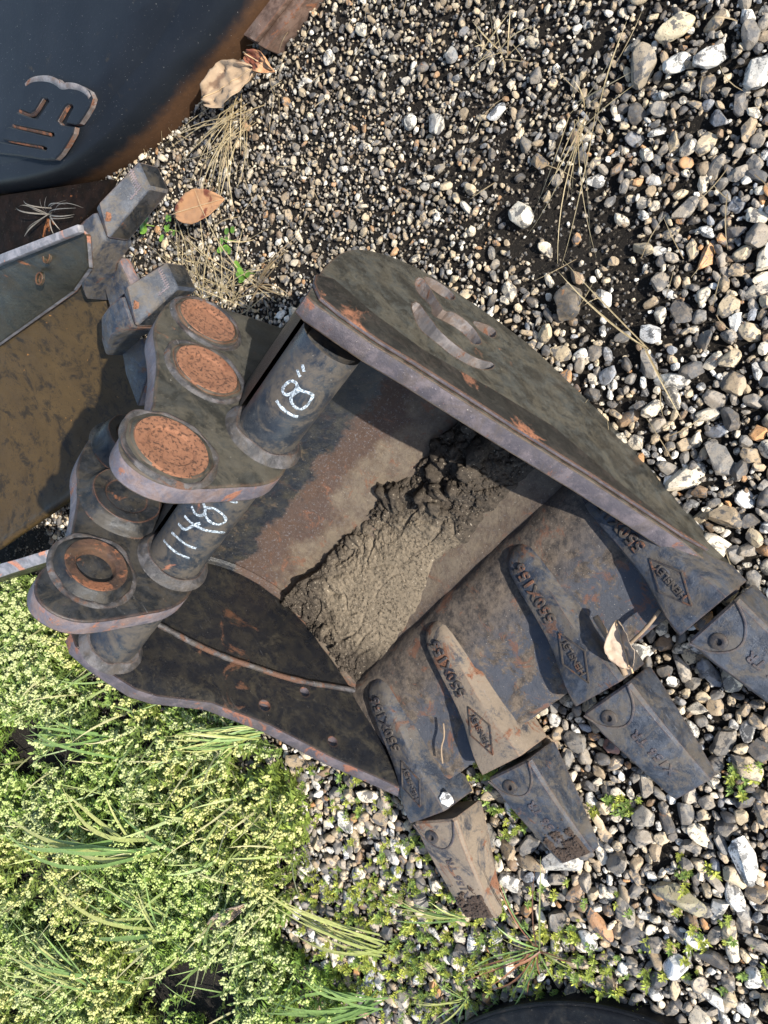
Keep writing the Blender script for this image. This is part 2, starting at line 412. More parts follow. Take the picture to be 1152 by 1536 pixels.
# emblem slots cut through the plate
def cp(x, y): return (560+x/5.236, 380+y/5.236)
slots = [[(295, 400), (330, 520), (370, 600), (450, 665), (520, 720), (600, 790), (700, 850), (800, 900), (880, 915), (945, 900), (950, 862), (850, 840), (740, 790), (620, 700), (510, 600), (470, 540), (420, 480), (350, 375)],
         [(322, 215), (345, 310), (430, 385), (465, 430), (465, 485), (545, 525), (660, 590), (740, 660), (785, 715), (840, 712), (853, 690), (800, 600), (720, 520), (620, 455), (562, 465), (500, 370), (440, 260), (372, 180)],
         [(392, 178), (430, 250), (470, 290), (560, 350), (625, 368), (648, 340), (590, 275), (480, 205)],
         [(775, 530), (820, 595), (890, 640), (945, 668), (972, 622), (930, 578), (850, 545)]]
cut = []
for s in slots:
    poly = dedupe([onx(cp(*p), XR0)[1:] for p in smooth_poly(s, 1)], .0012)
    bm = prism_bm(poly, XR0-.02, XR1-.004, 0)
    for f in bm.faces: f.material_index = 2
    cut.append(link('cutter', bm_mesh(bm, 'cutter', [m_plate_out, m_cut, m_logo_wall])))
boolean_cut(rp, cut)
# rubbed edge strip welded along the outer top edge
lineR = [onx(p, .347)[1:] for p in [(474, 412), (500, 418), (560, 470), (635, 525), (740, 585), (830, 640), (930, 725), (1010, 790)]]
stripR = [tuple(p) for p in lineR]+[(-.05, .052), (-.076, .085), (-.187, .188), (-.267, .271), (-.362, .364), (-.393, .398), (-.430, .428), (-.452, .440), (-.474, .432)]
es = link('edge_strip', bm_mesh(prism_bm(dedupe(stripR), XR0-.006, XR0-.0004, .0015), 'edge_strip', [m_strip, m_cut], 35), bucket)

left_poly = dedupe(smooth_poly(hull, 1, False)[:-1]+[np.array(hull[-1])]+[np.array(p) for p in [(.010, .050), (-.02, .075), (-.066, .116), (-.14, .186), (-.225, .256), (-.290, .326), (-.328, .400), (-.348, .424), (-.380, .445), (-.410, .462), (-.436, .472), (-.456, .468), (-.466, .455)]])
lp = link('side_plate', bm_mesh(prism_bm(left_poly, XL0, XL1, .002), 'side_plate_left', [m_plate_in, m_cut], 35), bucket)
holes = []
for px_, r in (((397, 1058), .0095), ((457, 1038), .0085), ((499, 1112), .0085)):
    c = onx(px_, XL0)
    V, F = lathe_x((c[1], c[2]), [(XL0-.03, r), (XL1+.03, r)], 24)
    F.append(tuple(range(24))); F.append(tuple(range(24, 48))[::-1])
    bm = bmesh.new(); vs = [bm.verts.new(v) for v in V]
    for f in F: bm.faces.new([vs[i] for i in f]).material_index = 1
    holes.append(link('cutter', bm_mesh(bm, 'cutter', [m_plate_in, m_cut])))
boolean_cut(lp, holes)
# weld bead along the inside of the left plate
wp = [onx(p, XL0-.004) for p in [(225, 930), (262, 950), (300, 970), (345, 989), (380, 1000), (420, 1014), (460, 1024), (500, 1030), (535, 1036)]]
wp = smooth_poly(wp, 2, False)
V, F = tube_mesh(wp, [.0045*(1+.25*noise.noise(Vector((i*.9, 0, 0)))) for i in range(len(wp))], 10)
link('weld_bead', Acc().add(V, F).mesh('weld_bead', m_weld), bucket)

# shell: curved wrapper from the torque tube round the heel to the lip
prof = [(-.448, .425), (-.49, .385), (-.525, .33), (-.540, .26), (-.525, .19), (-.478, .125), (-.41, .080), (-.33, .062), (-.20, .060)]
pi = smooth_poly(prof, 2, False)
def offset_prof(P, d):
    Q = []
    for i in range(len(P)):
        t = P[min(i+1, len(P)-1)]-P[max(i-1, 0)]; t /= np.linalg.norm(t); Q.append(P[i]+d*np.array([-t[1], t[0]])*-1)
    return Q
po = offset_prof(pi, .016)
XS = np.linspace(XR1-.001, XL0+.001, 44)
a = Acc(); n = len(pi)
def shell_pt(P, i, x, k):
    j = Vector((x*9, P[i][0]*9, P[i][1]*9)); d = .0035*noise.noise(j)*k
    return (x, P[i][0], P[i][1]+d)
V = [shell_pt(pi, i, x, 1) for i in range(n) for x in XS]; m_ = len(XS)
F = [(i*m_+j, i*m_+j+1, (i+1)*m_+j+1, (i+1)*m_+j) for i in range(n-1) for j in range(m_-1)]
a.add(V, F)
V = [shell_pt(po, i, x, 0) for i in range(n) for x in (XS[0], XS[-1])]
F = [(i*2, i*2+1, (i+1)*2+1, (i+1)*2) for i in range(n-1)]; a.add(V, F)
link('shell', a.mesh('shell', m_shell, True, 50), bucket)
# fillet welds where shell meets the plates
for x0, s in ((XR1, 1), (XL0, -1)):
    path = [(x0+s*.004, p[0]+.0, p[1]+.004) for p in pi[2:]]
    V, F = tube_mesh(path, [.008*(1+.35*noise.noise(Vector((i*.8, s, 0)))) for i in range(len(path))], 8)
    link('weld_bead', Acc().add(V, F).mesh('corner_weld', m_shell), bucket)

# lip plate, raised over the shell, with chamfered rear edge
lipV = []; lipF = []
lprof = [(-.232, .058), (-.222, .068), (-.208, .0745), (-.19, .0765), (-.118, .0775), (-.108, .0715), (-.022, .070), (-.014, .063), (-.014, .046), (-.22, .044)]
LX = np.linspace(XR1-.001, XL0+.001, 40)
for i, (y, z) in enumerate(lprof):
    for x in LX:
        dy = .004*noise.noise(Vector((x*22, i, 0))) if i < 4 else (.003*noise.noise(Vector((x*40, 2, 0))) if i in (7, 8) else 0)
        lipV.append((x, y+dy, z+.0015*noise.noise(Vector((x*20, y*20, 3)))))
q = len(LX)
lipF = [(i*q+j, i*q+j+1, (i+1)*q+j+1, (i+1)*q+j) for i in range(len(lprof)-1) for j in range(q-1)]
link('lip', Acc().add(lipV, lipF).mesh('lip', m_shell, True, 50), bucket)

# torque tube
TC = (-.420, .424); TR = .0345
V, F = lathe_x(TC, [(x, TR) for x in np.linspace(XR1-.001, XL0+.001, 12)], 64)
tube = link('torque_tube', Acc().add(V, F).mesh('torque_tube', m_tube), bucket)
def oncyl(p, r):
    d = ray(p); o = np.array([0, HG]); dy, dz = d[1], d[2]
    oy, oz = -TC[0], HG-TC[1]
    A = dy*dy+dz*dz; B = 2*(oy*dy+oz*dz); D = B*B-4*A*(oy*oy+oz*oz-r*r)
    t = (-B-math.sqrt(max(D, 0)))/(2*A); P = d*t; P[2] += HG; return P
def stroke(acc, pts, w=.0017):
    sp = smooth_poly([np.array(p, float) for p in pts], 2, False)
    P = [oncyl(p, TR+.0003) for p in sp]
    V = []; F = []
    for i, p in enumerate(P):
        t = P[min(i+1, len(P)-1)]-P[max(i-1, 0)]; t /= np.linalg.norm(t)+1e-9
        nn = np.array([0, p[1]-TC[0], p[2]-TC[1]]); nn /= np.linalg.norm(nn); s = np.cross(nn, t)
        ww = w*(1+.3*noise.noise(Vector((i*.5, p[0]*50, 0))))
        V += [p+s*ww, p+nn*.0003, p-s*ww]
    for i in range(len(P)-1):
        F += [(3*i, 3*i+3, 3*i+4, 3*i+1), (3*i+1, 3*i+4, 3*i+5, 3*i+2)]
    acc.add(V, F)
def c5(L): return [(360+x/5.76, 520+y/5.76) for x, y in L]
def c6(L): return [(20+x/2.618, 560+y/2.618) for x, y in L]
a = Acc()
for s in ([(315, 465), (350, 520), (410, 570), (460, 598), (500, 606)],
          [(385, 335), (430, 295), (480, 302), (500, 345), (470, 390), (410, 420), (375, 405), (365, 370), (385, 335)],
          [(500, 350), (520, 375), (560, 390), (635, 410), (620, 450), (580, 510), (530, 545), (480, 530), (440, 480), (440, 430), (480, 395), (525, 375)],
          [(540, 155), (545, 190), (553, 215)], [(495, 198), (505, 235), (520, 260)]):
    stroke(a, c5(s))
link('marker_writing', a.mesh('marker_writing', m_chalk), tube)['label'] = 'white handwritten 18 inch mark on the tube'
a = Acc()
for s in ([(590, 655), (620, 690), (655, 713), (692, 727)], [(622, 625), (660, 660), (690, 680), (718, 687)],
          [(648, 590), (672, 618), (700, 600), (735, 588)], [(672, 560), (700, 590), (750, 618), (830, 626)],
          [(755, 527), (790, 530), (832, 560), (836, 585), (800, 597), (765, 580), (750, 550), (757, 527)],
          [(700, 522), (712, 552), (735, 562), (755, 548)], [(745, 500), (752, 530)], [(845, 500), (880, 508)]):
    stroke(a, c6(s))
link('marker_writing', a.mesh('marker_writing', m_chalk), tube)['label'] = 'white handwritten strokes on the tube between the ears'

# ears with bosses
ear_poly = [(-.368, .425), (-.352, .460), (-.346, .505), (-.348, .550), (-.358, .592), (-.380, .618), (-.408, .630), (-.438, .620), (-.460, .594), (-.478, .556),
            (-.500, .525), (-.528, .505), (-.556, .490), (-.585, .478), (-.617, .450), (-.645, .415), (-.650, .380), (-.634, .337), (-.618, .294),
            (-.598, .239), (-.580, .190), (-.556, .150), (-.536, .175), (-.548, .26), (-.530, .335), (-.495, .385), (-.44, .402), (-.40, .398)]
def pull(p):
    y, z = p
    if z < .44 or y < -.49: return p
    d = np.array([y+.42, z-.535]); L = np.linalg.norm(d); k = .015*min(1, (z-.44)/.06) if y > -.47 else .015*max(0, (z-.52)/.03)
    return (y-d[0]/L*max(0, k), z-d[1]/L*max(0, k))
ear_poly = [pull(p) for p in ear_poly]
ear_sm = dedupe([np.array(p) for p in smooth_poly(ear_poly, 2)])
CB = [(-.418, .555), (-.520, .443), (-.603, .388)]
def weld_ring(c, x, r, w, seed, h=.008):
    V, F = lathe_x(c, [(x, r+w), (x-h*.5, r+w*.75), (x-h, r+w*.3), (x-h*.9, r-.001)], 44, .10, seed); return V, F
def boss(par, c, x, hole, r_face, r_skirt, proud, seed, face_mat, filled=True):
    """weld skirt, machined face and bore; faces -x"""
    V, F = lathe_x(c, [(x+.001, r_skirt*1.1), (x-.0015, r_skirt*1.06), (x-.003, r_skirt*.99), (x-proud*.35-.001, r_skirt*.93), (x-proud*.55, (r_skirt+r_face)*.5), (x-proud*.9, r_face*1.06), (x-proud*.97, r_face*1.02)], 64, .12, seed)
    b = link('boss', Acc().add(V, F).mesh('boss', m_ear if par is earA else m_ear_b, True, 60), par)
    xf = x-proud
    P = [(xf+.002, r_face*1.04), (xf-.0005, r_face), (xf, hole*1.06), (xf+.003, hole)]
    P[-1:] = [(xf+.0005, hole), (xf+.0030, hole*.94)]
    P += [(xf+.0036, hole*.6), (xf+.0038, .0005)] if filled else [(x+.04, hole)]
    V, F = lathe_x(c, P, 56, .03, seed+5)
    link('bore_face', Acc().add(V, F).mesh('bore_face', face_mat, True, 50), b)
    if par is earA or (filled is False):
        V, F = lathe_x(c, [(x, r_skirt*1.16), (x-.0035, r_skirt*1.12), (x-.0042, r_skirt*1.06), (x-.002, r_skirt*1.0)], 64, .11, seed+9)
        link('weld_bead', Acc().add(V, F).mesh('boss_weld', m_weld, True, 60), b)
    return b
m_bore = steel('rusted_black_bore', (.025, .016, .013), (.07, .036, .024), .49, 30, (.10, .055, .03), .52, .6, .6, edge=False, off=41,
               rustc=((.09, .036, .02), (.24, .10, .05)), bumpk=1.0)
XA, XB = .520, .752
earA = link('ear_plate', bm_mesh(prism_bm(ear_sm, XA, XA+.027, .0025, 3), 'ear_plate', [m_ear, m_rim], 35), bucket)
earB = link('ear_plate', bm_mesh(prism_bm(ear_sm, XB, XB+.027, .0025, 3), 'ear_plate_far', [m_ear_b, m_rim], 35), bucket)
boss(earA, (-.414, .557), XA, .0250, .0385, .045, .0055, 1, m_boss)
boss(earA, CB[1], XA, .0250, .0370, .043, .0055, 2, m_boss)
boss(earA, CB[2], XA, .0245, .0355, .041, .0055, 3, m_boss)
boss(earB, (-.430, .534), XB, .0245, .0365, .046, .012, 4, m_bore, False)
boss(earB, CB[1], XB, .029, .044, .054, .014, 5, m_ear_b)
boss(earB, CB[2], XB, .029, .040, .050, .028, 6, m_ear_b)
for xx in (XA, XB):
    par = earA if xx == XA else earB
    V, F = weld_ring(TC, xx, TR, .0125, xx*10, .011); link('weld_bead', Acc().add(V, F).mesh('tube_weld', m_weld), par)
V, F = lathe_x(TC, [(XL0-.012, TR-.001), (XL0-.012, TR+.003), (XL0-.004, TR+.009), (XL0+.001, TR+.012)], 44, .14, 3)
link('weld_bead', Acc().add(V, F).mesh('tube_end_weld', m_weld), bucket)

# ---- adapters and teeth
def text_mesh(s, size, depth, mat, spacing=1.0):
    cu = bpy.data.curves.new('t', 'FONT'); cu.body = s; cu.size = size; cu.extrude = depth; cu.bevel_depth = size*.03; cu.bevel_resolution = 1
    cu.align_x = 'CENTER'; cu.align_y = 'CENTER'; cu.space_character = spacing; cu.resolution_u = 3; cu.offset = size*.012
    o = bpy.data.objects.new('t', cu); C.objects.link(o); bpy.context.view_layer.update()
    me = bpy.data.meshes.new_from_object(o.evaluated_get(bpy.context.evaluated_depsgraph_get()))
    bpy.data.objects.remove(o); me.materials.clear(); me.materials.append(mat); return me
me_550 = text_mesh('550X156', .0225, .0009, m_letter, 1.08)
me_hen = text_mesh('HENSLEY', .0125, .0008, m_letter, 1.0)
me_tooth = text_mesh('X156 TR', .0175, .0005, m_adapter, 1.15)
def bar_frame(pts, w, h):
    a = Acc(); P = [Vector((*p, 0)) for p in pts]
    for i in range(len(P)):
        p, q_ = P[i], P[(i+1) % len(P)]; d = (q_-p).normalized(); s = Vector((-d.y, d.x, 0))*w
        V = [p+s, p-s, q_-s, q_+s]; V = V+[v+Vector((0, 0, h)) for v in V]
        a.add(V, [(0, 1, 2, 3), (4, 7, 6, 5), (0, 4, 5, 1), (1, 5, 6, 2), (2, 6, 7, 3), (3, 7, 4, 0)])
    return a
def section(c, ax, up, wt, wb, h, r=.10, n=4, hb=0):
    """rounded trapezoid ring: top half-width wt, bottom half-width wb, from up*hb to up*h"""
    P = []
    prof_ = [(-wb, hb), (-wb*.985, hb+(h-hb)*.25), (-(wb*.5+wt*.5), hb+(h-hb)*.62), (-wt*1.04, h*.93+hb*.07), (-wt*.93, h), (-wt*.5, h*1.012), (0, h*1.016), (wt*.5, h*1.012), (wt*.93, h),
             (wt*1.04, h*.93+hb*.07), (wb*.5+wt*.5, hb+(h-hb)*.62), (wb*.985, hb+(h-hb)*.25), (wb, hb)]
    return [c+ax*x+up*z for x, z in prof_]
def loft(rings, cap0=True, cap1=True):
    n = len(rings[0]); V = [tuple(p) for r in rings for p in r]; F = []
    for i in range(len(rings)-1):
        for k in range(n): F.append((i*n+k, i*n+(k+1) % n, (i+1)*n+(k+1) % n, (i+1)*n+k))
    if cap0: F.append(tuple(range(n))[::-1])
    if cap1: F.append(tuple((len(rings)-1)*n+k for k in range(n)))
    return V, F
ad = [dict(nose=(.893, -.203), gap=(.936, .014), tip=(1.003, .178)), dict(nose=(.735, -.207), gap=(.762, .016), tip=(.782, .174)),
      dict(nose=(.545, -.207), gap=(.566, .014), tip=(.568, .173)), dict(nose=(.402, -.205), gap=(.388, .012), tip=(.372, .172))]
txt_pos = []
for k, d in enumerate(ad):
    nose = Vector((*d['nose'], 0)); gap = Vector((*d['gap'], 0)); dr = (gap-nose).normalized(); ax = Vector((dr.y, -dr.x, 0)); Ln = (gap-nose).length
    rings = []
    for s, wt, wb, h in ((-.025, .004, .010, .068), (.0, .013, .022, .0755), (.05, .019, .029, .083), (.12, .0215, .0335, .088), (.25, .0225, .037, .091), (.4, .023, .0395, .0925),
                         (.55, .024, .041, .0945), (.66, .027, .0425, .0965), (.76, .033, .046, .099), (.86, .0395, .048, .1005), (.95, .042, .0485, .101), (.985, .042, .048, .1008)):
        c = nose+dr*(s*Ln)
        rings.append(section(c, ax, Vector((0, 0, 1)), wt*.93, wb*(.90 if s > .1 else 1), h+.002, hb=.055 if s < .8 else .028))
    V, F = loft(rings)
    adp = link('tooth_adapter', Acc().add(V, F).mesh('tooth_adapter', m_adapter_dusty if k == 1 else m_adapter, True, 42), bucket)
    ang = math.atan2(-dr.y, -dr.x)
    def put(me, s, name, dz, side=0.0, rot=0.0):
        c = nose+dr*(s*Ln)+ax*side
        o = bpy.data.objects.new(name, me); C.objects.link(o); o.parent = adp; o.matrix_parent_inverse = WM(adp).inverted()
        sf = lambda q: (float(np.interp(q, [0, .05, .12, .25, .4, .55, .66, .76, .86, .95], [.0755, .083, .088, .091, .0925, .0945, .0965, .099, .1005, .101]))+.002)*1.016
        tilt = (sf(s+.14)-sf(s-.14))/(.28*Ln); dz = sf(s)*.5+(sf(s+.14)+sf(s-.14))*.25+dz
        o.matrix_basis = Matrix.Translation((c.x, c.y, dz)) @ Matrix.Rotation(ang+rot, 4, 'Z') @ Matrix.Rotation(-tilt*-1, 4, 'Y')
        return o
    put(me_550, .30, 'lettering', .0008)
    put(me_hen, .74, 'lettering', .0006)
    if k == 0: me_dia = bar_frame([(-.037, 0), (0, -.019), (.037, 0), (0, .019)], .0009, .0018).mesh('maker_emblem', m_letter, False)
    put(me_dia, .74, 'maker_emblem', -.0004)
    # tooth
    gap2 = gap+dr*.006; tip = Vector((*d['tip'], 0)); td = (tip-gap2).normalized(); tax = Vector((td.y, -td.x, 0)); Lt = (tip-gap2).length
    rings = []
    for s, wt, h, hb in ((0, .0445, .090, .022), (.02, .0465, .092, .020), (.25, .0440, .0875, .022), (.5, .0400, .078, .025), (.75, .0365, .067, .029), (.95, .0338, .057, .034), (1.0, .0325, .053, .038)):
        c = gap2+td*(s*Lt)
        rings.append(section(c, tax, Vector((0, 0, 1)), wt*.87, wt*.955, h, hb=hb))
    V, F = loft(rings)
    th = link('tooth', Acc().add(V, F).mesh('tooth', m_adapter_dusty if k == 0 else m_adapter, True, 35), bucket)
    # collar ridge behind the pin
    sl = math.atan2(.040, Lt)
    def top(s, side=0.0, dz=0.0):
        c = gap2+td*(s*Lt)+tax*side; h = np.interp(s, [0, .02, .25, .5, .75, .95, 1], [.090, .092, .0875, .078, .067, .057, .053])*1.012
        return Vector((c.x, c.y, h+dz))
    rid = [top(.02, -.039, .001), top(.19, -.027, .0005), top(.30, .0, .001), top(.19, .030, .0005), top(.02, .040, .001)]
    V, F = tube_mesh(smooth_poly([np.array(r) for r in rid], 2, False), .0016, 8, flat=.7); link('ridge', Acc().add(V, F).mesh('ridge', m_adapter), th)
    # pin: ring with a dark recessed core
    pc = top(.15, .012, 0); V = []; F = []
    for i, (r, z) in enumerate(((.0105, -.001), (.0105, .003), (.0085, .0042), (.0045, .0040), (.0042, .0005), (.0001, .0003))):
        for q_ in range(20):
            al = 2*math.pi*q_/20; V.append((pc.x+r*math.cos(al), pc.y+r*math.sin(al), pc.z+z))
    F = [(i*20+j, i*20+(j+1) % 20, (i+1)*20+(j+1) % 20, (i+1)*20+j) for i in range(5) for j in range(20)]
    link('retaining_pin', Acc().add(V, F).mesh('retaining_pin', m_letter), th)
    c = top(.58, 0, .0002)
    o = bpy.data.objects.new('lettering', me_tooth); C.objects.link(o); o.parent = th; o.matrix_parent_inverse = WM(th).inverted()
    xa = -td*math.cos(sl)+Vector((0, 0, math.sin(sl)*1.0)); xa = (top(.4)-top(.8)).normalized(); ya = Vector((0, 0, 1)).cross(xa).normalized(); za = xa.cross(ya)
    o.matrix_basis = Matrix(((xa.x, ya.x, za.x, c.x), (xa.y, ya.y, za.y, c.y), (xa.z, ya.z, za.z, c.z), (0, 0, 0, 1)))
    if k in (0, 1):   # soil stuck on the worn tip
        V = []; F = []; nu, nv = 60, 40
        for i in range(nu):
            for j in range(nv):
                s = (.62 if k == 0 else .55)+(.39 if k == 0 else .46)*i/(nu-1); sd_ = (j/(nv-1)-.5)*.061*(1-.1*i/nu); q_ = top(min(s, .99), sd_)
                e = min(1, max(0, i/20-.55+1.5*noise.noise(Vector((j*.17, i*.12, k*3+.5)))+.5*noise.noise(Vector((j*.5, i*.4, k*3)))))*min(1, j/3, (nv-1-j)/3); nz = .5+.5*noise.noise(Vector((q_.x*60, q_.y*60, k)))+.4*noise.noise(Vector((q_.x*220, q_.y*220, k)))
                V.append((q_.x, q_.y, q_.z-.0045+e*(.0055+.0045*max(0, nz))+.002*noise.noise(Vector((q_.x*420, q_.y*420, k)))))
        F = [(i*nv+j, i*nv+j+1, (i+1)*nv+j+1, (i+1)*nv+j) for i in range(nu-1) for j in range(nv-1)]
        me = Acc().add(V, F).mesh('soil_crust', m_crust)
        link('soil_crust', me, th)

# ---- dried mud in the heel
nu, nv = 380, 170; V = []; F = []
def prof_z(y):
    return float(np.interp(y, [p[0] for p in pi[12:]], [p[1] for p in pi[12:]]))
for i in range(nu):
    x = XR1+.002+(XL0-XR1-.004)*i/(nu-1)
    back = -.392-.02*(x-.4)/.5+.012*noise.noise(Vector((x*16, 0, 5)))
    front = -.272+.055*min(1, max(0, (x-.66)/.20))+.020*noise.noise(Vector((x*14, 4, 5)))+.006*noise.noise(Vector((x*60, 4, 5)))
    for j in range(nv):
        t = j/(nv-1); y = back+(front-back)*t
        e = min(1, (t/.05))*min(1, (1-t)/.45)*min(1, (i+3)/8)*min(1, (nu+2-i)/8)
        rough = 1.0-.88*math.exp(-((x-.76)/.15)**4-((y+.29)/.085)**4)
        p = Vector((x, y, 0)); r1 = 1-abs(noise.noise(p*20+Vector((3, 1, 0))))*2; r2 = noise.noise(p*55); r3 = noise.noise(p*140)
        big = noise.noise(p*9+Vector((9, 2, 1)))
        cl = math.exp(-((x-.56)/.14)**2); r4 = 1-abs(noise.noise(p*42+Vector((7, 1, 0))))*2
        wz = noise.noise(p*11+Vector((1, 6, 2))); r1 = 1-abs(noise.noise(Vector((x*13+wz*1.6, y*13-wz*1.2, 3))))*2.2
        h = .015+rough*(.013*r1*max(0, .5+big)*(1+1.2*cl)+.016*big+.006*r2+.0035*r3+.005*r4*cl+.0015*noise.noise(p*300))+.0004*r3+.0005*noise.noise(p*260)
        cr = noise.noise(Vector((x*13, y*26, 8))); 
        if abs(cr) < .07: h -= .010*rough*(1-abs(cr)/.07)
        base = prof_z(y)
        V.append((x, y, base-.003+max(0, e)**.6*max(h, .002)))
F = np.array([(i*nv+j, i*nv+j+1, (i+1)*nv+j+1, (i+1)*nv+j) for i in range(nu-1) for j in range(nv-1)])
MV = [np.array(V)]; MF = [np.array([(a_, b_, c_) for a_, b_, c_, d_ in F]+[(a_, c_, d_) for a_, b_, c_, d_ in F])]; mo = len(V); surf = np.array(V).reshape(nu, nv, 3)
clodS = []
for sdd in range(10):
    bm = bmesh.new(); bmesh.ops.create_icosphere(bm, subdivisions=3, radius=.5); r = random.Random(sdd)
    for v in bm.verts:
        c = v.co.copy(); c *= 1+.55*noise.noise(c*3.2+Vector((sdd*4, 0, 0)))+.30*noise.noise(c*9+Vector((sdd, 3, 0))); v.co = c
    clodS.append((np.array([v.co[:] for v in bm.verts]), np.array([[v.index for v in f.verts] for f in bm.faces]))); bm.free()
def rm_(a_, b_, c_): return np.array(Matrix.Rotation(a_, 3, 'Z') @ Matrix.Rotation(b_, 3, 'X') @ Matrix.Rotation(c_, 3, 'Y'))
for k in range(2600):
    i = int(random.random()*nu*.999); j = int((.06+.86*random.random())*nv); P = surf[i, j]
    sm_ = math.exp(-((P[0]-.76)/.15)**4-((P[1]+.29)/.085)**4); clump = noise.noise(Vector((P[0]*9, P[1]*9, 6)))
    if k < 170:
        if sm_ > .3 or clump < -.05: continue
        r = random.uniform(.009, .024)*(1.35 if P[0] < .66 else .8)
    else:
        r = random.uniform(.0014, .0055)*(1 if random.random() < .9 else 1.6)
        if sm_ > .3:
            r *= .45
            if random.random() < .4: continue
    Vc, Fc = clodS[k % 10]; Vc = (Vc*r*np.array([1.5, 1.0, .75])) @ rm_(random.uniform(0, 6.28), random.gauss(0, .5), random.gauss(0, .5)).T+P+np.array([0, 0, r*.12])
    MV.append(Vc); MF.append(Fc+mo); mo += len(Vc)
mud = link('dried_mud', mesh_np('dried_mud', np.vstack(MV), np.vstack(MF), m_mud, True)); prop(mud, 'crumbly dried mud caked in the heel of the large bucket', 'mud', kind='stuff')

# ================================================================ BUCKET 2 (left edge) and BUCKET 3 (top left)
def pz(pts, z): return [onz(p[:2], p[2] if len(p) > 2 else z) for p in pts]
b2 = empty('excavator_bucket', tuple(onz((100, 600), 0)), 'brown-lined bucket at the left edge of the photo, its teeth pointing at the gravel', 'bucket', 'old digging buckets lying on the gravel')
m_tan = None
def mk_tan():
    n = N('oily_brown_liner')
    c = n.mix(n.noise(12, 8, .7, .5), (.026, .0165, .007), (.082, .053, .021))
    c = n.mix(n.math('MULTIPLY', n.ramp(n.noise(26, 7, .8, .5), .49, .62), .75), c, (.010, .009, .007))
    c = n.mix(n.ramp(n.noise(330, 3, .6), .64, .68), c, (.012, .010, .008))
    c = n.mix(n.ramp(n.noise(60, 5, .7, off=4), .68, .74), c, (.42, .19, .05))
    b = n.bump(n.noise(7, 3, .5), .3, .01); b = n.bump(n.noise(200, 5, .7), .2, .001, b)
    return n.fin(c, n.ramp(n.noise(25, 5, .6), .35, .65, .45, .65), b, spec=.2)
m_tan = mk_tan()
m_b2plate = steel('olive_black_plate', (.018, .018, .014), (.036, .034, .024), .68, 18, (.07, .058, .036), .52, .6, .32, off=51)
m_bright = steel('polished_edge', (.13, .13, .14), (.24, .23, .24), .58, 20, (.2, .14, .11), .6, .4, .4, edge=False, off=53, rustc=((.3, .12, .07), (.5, .24, .16)))  # pale tone: sunlight on the plate edges put into the base colour
def part(name, pts, z, th, mats, par, bevel=.003, smooth=35):
    return link(name, bm_mesh(slab(pz(pts, z), th, bevel), name, mats, smooth), par)
# liner: subdivided curved panel
cor = [onz((-40, 545), .10), onz((108, 430), .10), onz((150, 445), .09), onz((215, 640), .05), onz((110, 760), .06), onz((60, 838), .10), onz((-60, 868), .10)]
A0, A1, B1, B0 = onz((-50, 550), .14), onz((128, 415), .14), onz((228, 660), .02), onz((-90, 880), .14)
V = []; nn = 30
for i in range(nn):
    for j in range(nn):
        u, v = i/(nn-1), j/(nn-1)
        P = (A0*(1-u)+A1*u)*(1-v)+(B0*(1-u)+B1*u)*v
        P = P.copy(); P[2] -= .05*math.sin(math.pi*v)**.7; V.append(P)
F = [(i*nn+j, i*nn+j+1, (i+1)*nn+j+1, (i+1)*nn+j) for i in range(nn-1) for j in range(nn-1)]
me = mesh_from('shell', V, F, m_tan, True); sh2 = link('shell', me, b2); md = sh2.modifiers.new('thick', 'SOLIDIFY'); md.thickness = .012
sp2 = part('side_plate', [(-60, 407, .26), (116, 342, .26), (128, 352, .25), (132, 402, .20), (108, 436, .16), (-60, 556, .16)], .2, (0, 0, -.012), [m_b2plate, m_bright], b2, .002)
part('edge_strip', [(-60, 404, .275), (116, 336, .275), (118, 348, .272), (-60, 420, .272)], .27, .012, [m_bright, m_bright], b2, .002)  # pale bar standing for the sunlit top edge of the plate
# bolt holes: dark dished discs with bright rims
for p in ((71, 385), (60, 418)):
    c = onz(p, .222 if p[1] > 400 else .236); V = []; F = []
    for i, (r, z) in enumerate(((.0135, -.002), (.0125, .0030), (.0100, .0028), (.0095, -.004), (.0001, -.006))):
        for k in range(20):
            al = 2*math.pi*k/20; V.append((c[0]+r*math.cos(al), c[1]+r*math.sin(al)*.8, c[2]+z))
    F = [(i*20+j, i*20+(j+1) % 20, (i+1)*20+(j+1) % 20, (i+1)*20+j) for i in range(4) for j in range(20)]
    link('bolt', Acc().add(V, F).mesh('bolt', m_b2plate), b2)
part('side_plate', [(-60, 862, .20), (28, 838, .20), (70, 825, .20), (74, 842, .19), (30, 856, .19), (-60, 886, .19)], .2, .10, [m_bright, m_b2plate], b2, .002)
part('lip', [(148, 405, .13), (174, 384, .13), (196, 431, .12), (165, 462, .12)], .13, .03, [m_adapter, m_rim], b2)
part('lip', [(182, 524, .11), (214, 506, .11), (226, 548, .10), (206, 610, .09), (188, 560, .10)], .13, .03, [m_adapter, m_rim], b2)
part('tooth_adapter', [(112, 345, .20), (120, 334, .20), (141, 316, .19), (158, 360, .18), (136, 388, .19), (128, 450, .15), (118, 420, .17), (112, 380, .19)], .2, .06, [m_adapter, m_adapter], b2, .006)
part('tooth_adapter', [(150, 475, .17), (164, 456, .18), (182, 443, .18), (198, 492, .17), (172, 504, .17), (158, 534, .14), (151, 510, .15)], .2, .06, [m_adapter, m_adapter], b2, .006)
